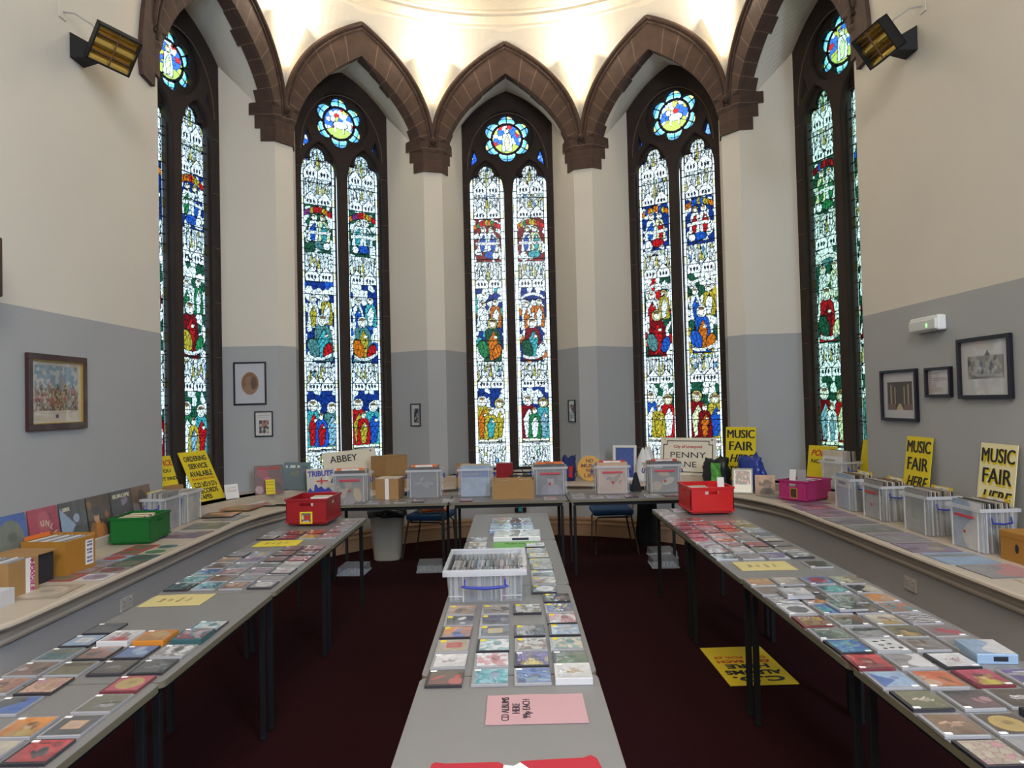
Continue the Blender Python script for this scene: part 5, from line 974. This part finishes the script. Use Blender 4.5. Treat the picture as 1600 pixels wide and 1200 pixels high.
# ------------------------------------------------------------ things on the floor
t=empty('waste_bin',place(-1.385,7.93,0),'tall cream waste bin with black liner under the back tables','bin'); mb=MB(); rows=[]
for s_,z in ((.74,.0),(.78,.01),(1,.50),(.98,.50),(.76,.02)):
    row=[]
    for i in range(32):
        a=2*PI*i/32; p=3.2; k=(abs(math.cos(a))**p+abs(math.sin(a))**p)**(-1/p); row.append((.185*k*math.cos(a)*s_,.165*k*math.sin(a)*s_,z))
    rows.append(row)
rows.insert(0,[(0,0,0)]*32); rows.append([(0,0,.02)]*32); mb.grid(rows,close=True); mb.obj('bin_body',mat('cream_plastic',(.34,.30,.24),.5),t)
mb=MB(); rows=[]
for j,(s_,z) in enumerate(((1.02,.455),(1.05,.47),(1.06,.50),(1.03,.525),(.98,.54),(.9,.53),(.85,.45),(.0,.40))):
    row=[]
    for i in range(48):
        a=2*PI*i/48; p=3.2; k=(abs(math.cos(a))**p+abs(math.sin(a))**p)**(-1/p); nn=.012*math.sin(a*9+j)*(j<6); row.append((.188*k*math.cos(a)*s_+nn,.168*k*math.sin(a)*s_+nn,z+.010*math.sin(a*5+j*.5)+(.02*math.exp(-((a-4.6)/.5)**2) if j<6 else 0)))
    rows.append(row)
mb.grid(rows,close=True); mb.obj('bin_liner',mat('black_liner',(.008,.009,.010),.3,coat=.4),t,smooth=True)
for i,(x,y,z,yw,lb) in enumerate(((-1.62,7.33,.0,-4,'clear plastic tray on the floor left of the waste bin'),(-.86,7.38,0,3,'clear plastic tray on the floor below the middle left of back tables'),(1.47,7.33,0,-2,'clear plastic tray in front of another on the floor at right'),(1.54,7.74,.0,3,'clear plastic tray behind another on the floor at right'))):
    t=empty('plastic_tray',place(x,y,z,yw),lb,'tray','clear trays on the floor'); mb=MB(); mb.taper(.26,.30,.0,.245,.285,.075,.004); mb.box(-.122,.122,-.142,.142,.072,.078); mb.obj('tray_body',mat('shaded_clear_plastic',(.30,.30,.32),.35,alpha=.45,spec=.2),t)  # tray and rib plastic darkened, shade under the tables put into the colour
    mb=MB()
    for k in range(7): mb.box(-.105+.035*k-.0015,-.105+.035*k+.0015,-.150,-.146,.004,.07)
    for x0,x1,y0,y1 in ((-.134,.134,-.154,-.148),(-.134,.134,.148,.154),(-.134,-.130,-.15,.15),(.130,.134,-.15,.15)): mb.box(x0,x1,y0,y1,0,.012)
    mb.obj('ribs',mat('shaded_clear_rib',(.35,.35,.37),.4,alpha=.6,spec=.2),t)
BLUEF=mat('blue_upholstery',(.012,.06,.17),.85,noise_s=60,noise_a=.3); BRZ=mat('bronze_frame',(.075,.055,.035),.4,metal=.5)
def chair(M,label):
    t=empty('stacking_chair',M,label,'chair','blue chairs behind the tables'); mb=MB(); mb.rbox(-.22,.22,-.22,.22,.41,.48,.03,4); mb.obj('seat',BLUEF,t)
    mb=MB(); mb.rbox(-.20,.20,.215,.25,.56,.72,.016,3); mb.obj('backrest',BLUEF,t)
    for q in (-1,1):
        mb=MB(); mb.tube([(q*.21,-.20,0),(q*.20,-.19,.36),(q*.195,-.16,.395),(q*.195,.17,.395)],.010,8); mb.obj('front_leg',BRZ,t)
        mb=MB(); mb.tube([(q*.23,.26,0),(q*.21,.19,.40),(q*.205,.225,.58),(q*.205,.235,.70)],.010,8); mb.obj('rear_leg',BRZ,t)
    mb=MB(); mb.tube([(-.2,-.19,.30),(.2,-.19,.30)],.008,8); mb.tube([(-.2,.19,.395),(.2,.19,.395)],.008,8); mb.obj('stretcher',BRZ,t); return t
chair(place(-.92,8.04,0,78),'blue stacking chair under the left back table holding a printed bag'); chair(place(1.06,8.10,0,-90),'blue stacking chair with a black coat on it under the right back table')
o=soft('printed_bag',place(-.90,8.02,.482,10),.36,.22,.12,mat('printed_bag_white',(.55,.52,.50),.5,noise_s=50,noise_a=.6),'white, blue and orange printed bag lying on the left blue chair','bag',13,.7)
mb=MB(); mb.tube([(-.12,-.118,.03),(0,-.128,.045),(.14,-.118,.03)],.022,8); mb.obj('orange_band',mat('orange_print',(.70,.16,.02),.5),o)
mb=MB(); rows=[]
for j in range(13):
    u=j/12; rows.append([((lerp(.085,.125,u))*math.cos(2*PI*i/28)*(1+.10*math.sin(i*1.9+j*.2)),(lerp(.05,.075,u))*math.sin(2*PI*i/28)*(1+.16*math.cos(i*2.3)), .70-.62*u) for i in range(28)])
rows.insert(0,[(0,0,.70)]*28); rows.append([(0,0,.08)]*28); mb.grid(rows,close=True); o=mb.obj('black_coat',mat('black_cloth',(.008,.008,.010),.95),None,True,place(1.445,8.02,0,0)); tag(o,'black coat hanging down to the floor behind the right back table','coat')
o=board('floor_sign',place(1.408,4.24,.001,1,89.6),.40,.64,mat('shaded_yellow_card',(.72,.52,.01),.6),"yellow CD ALBUMS HERE sign lying on the carpet under the right tables",th=.004)
o.matrix_world=Matrix.Translation((1.408,4.56,.006))@Matrix.Rotation(R_(181),4,'Z')@Matrix.Rotation(R_(-90),4,'X')@Matrix.Translation((0,0,-.32))
for s_,sz,z,wd,m_ in (('C.D.',.10,.52,.30,INK),('ALBUMS',.09,.42,.34,INK),('HERE',.09,.32,.26,INK),('£2.50 EACH',.055,.25,.33,REDINK),('OR 3 FOR £5',.05,.18,.33,mat('orange_ink',(.6,.13,.01),.6))): text(s_,sz,m_,o,0,-.0015,z,bold=.035,width=wd)
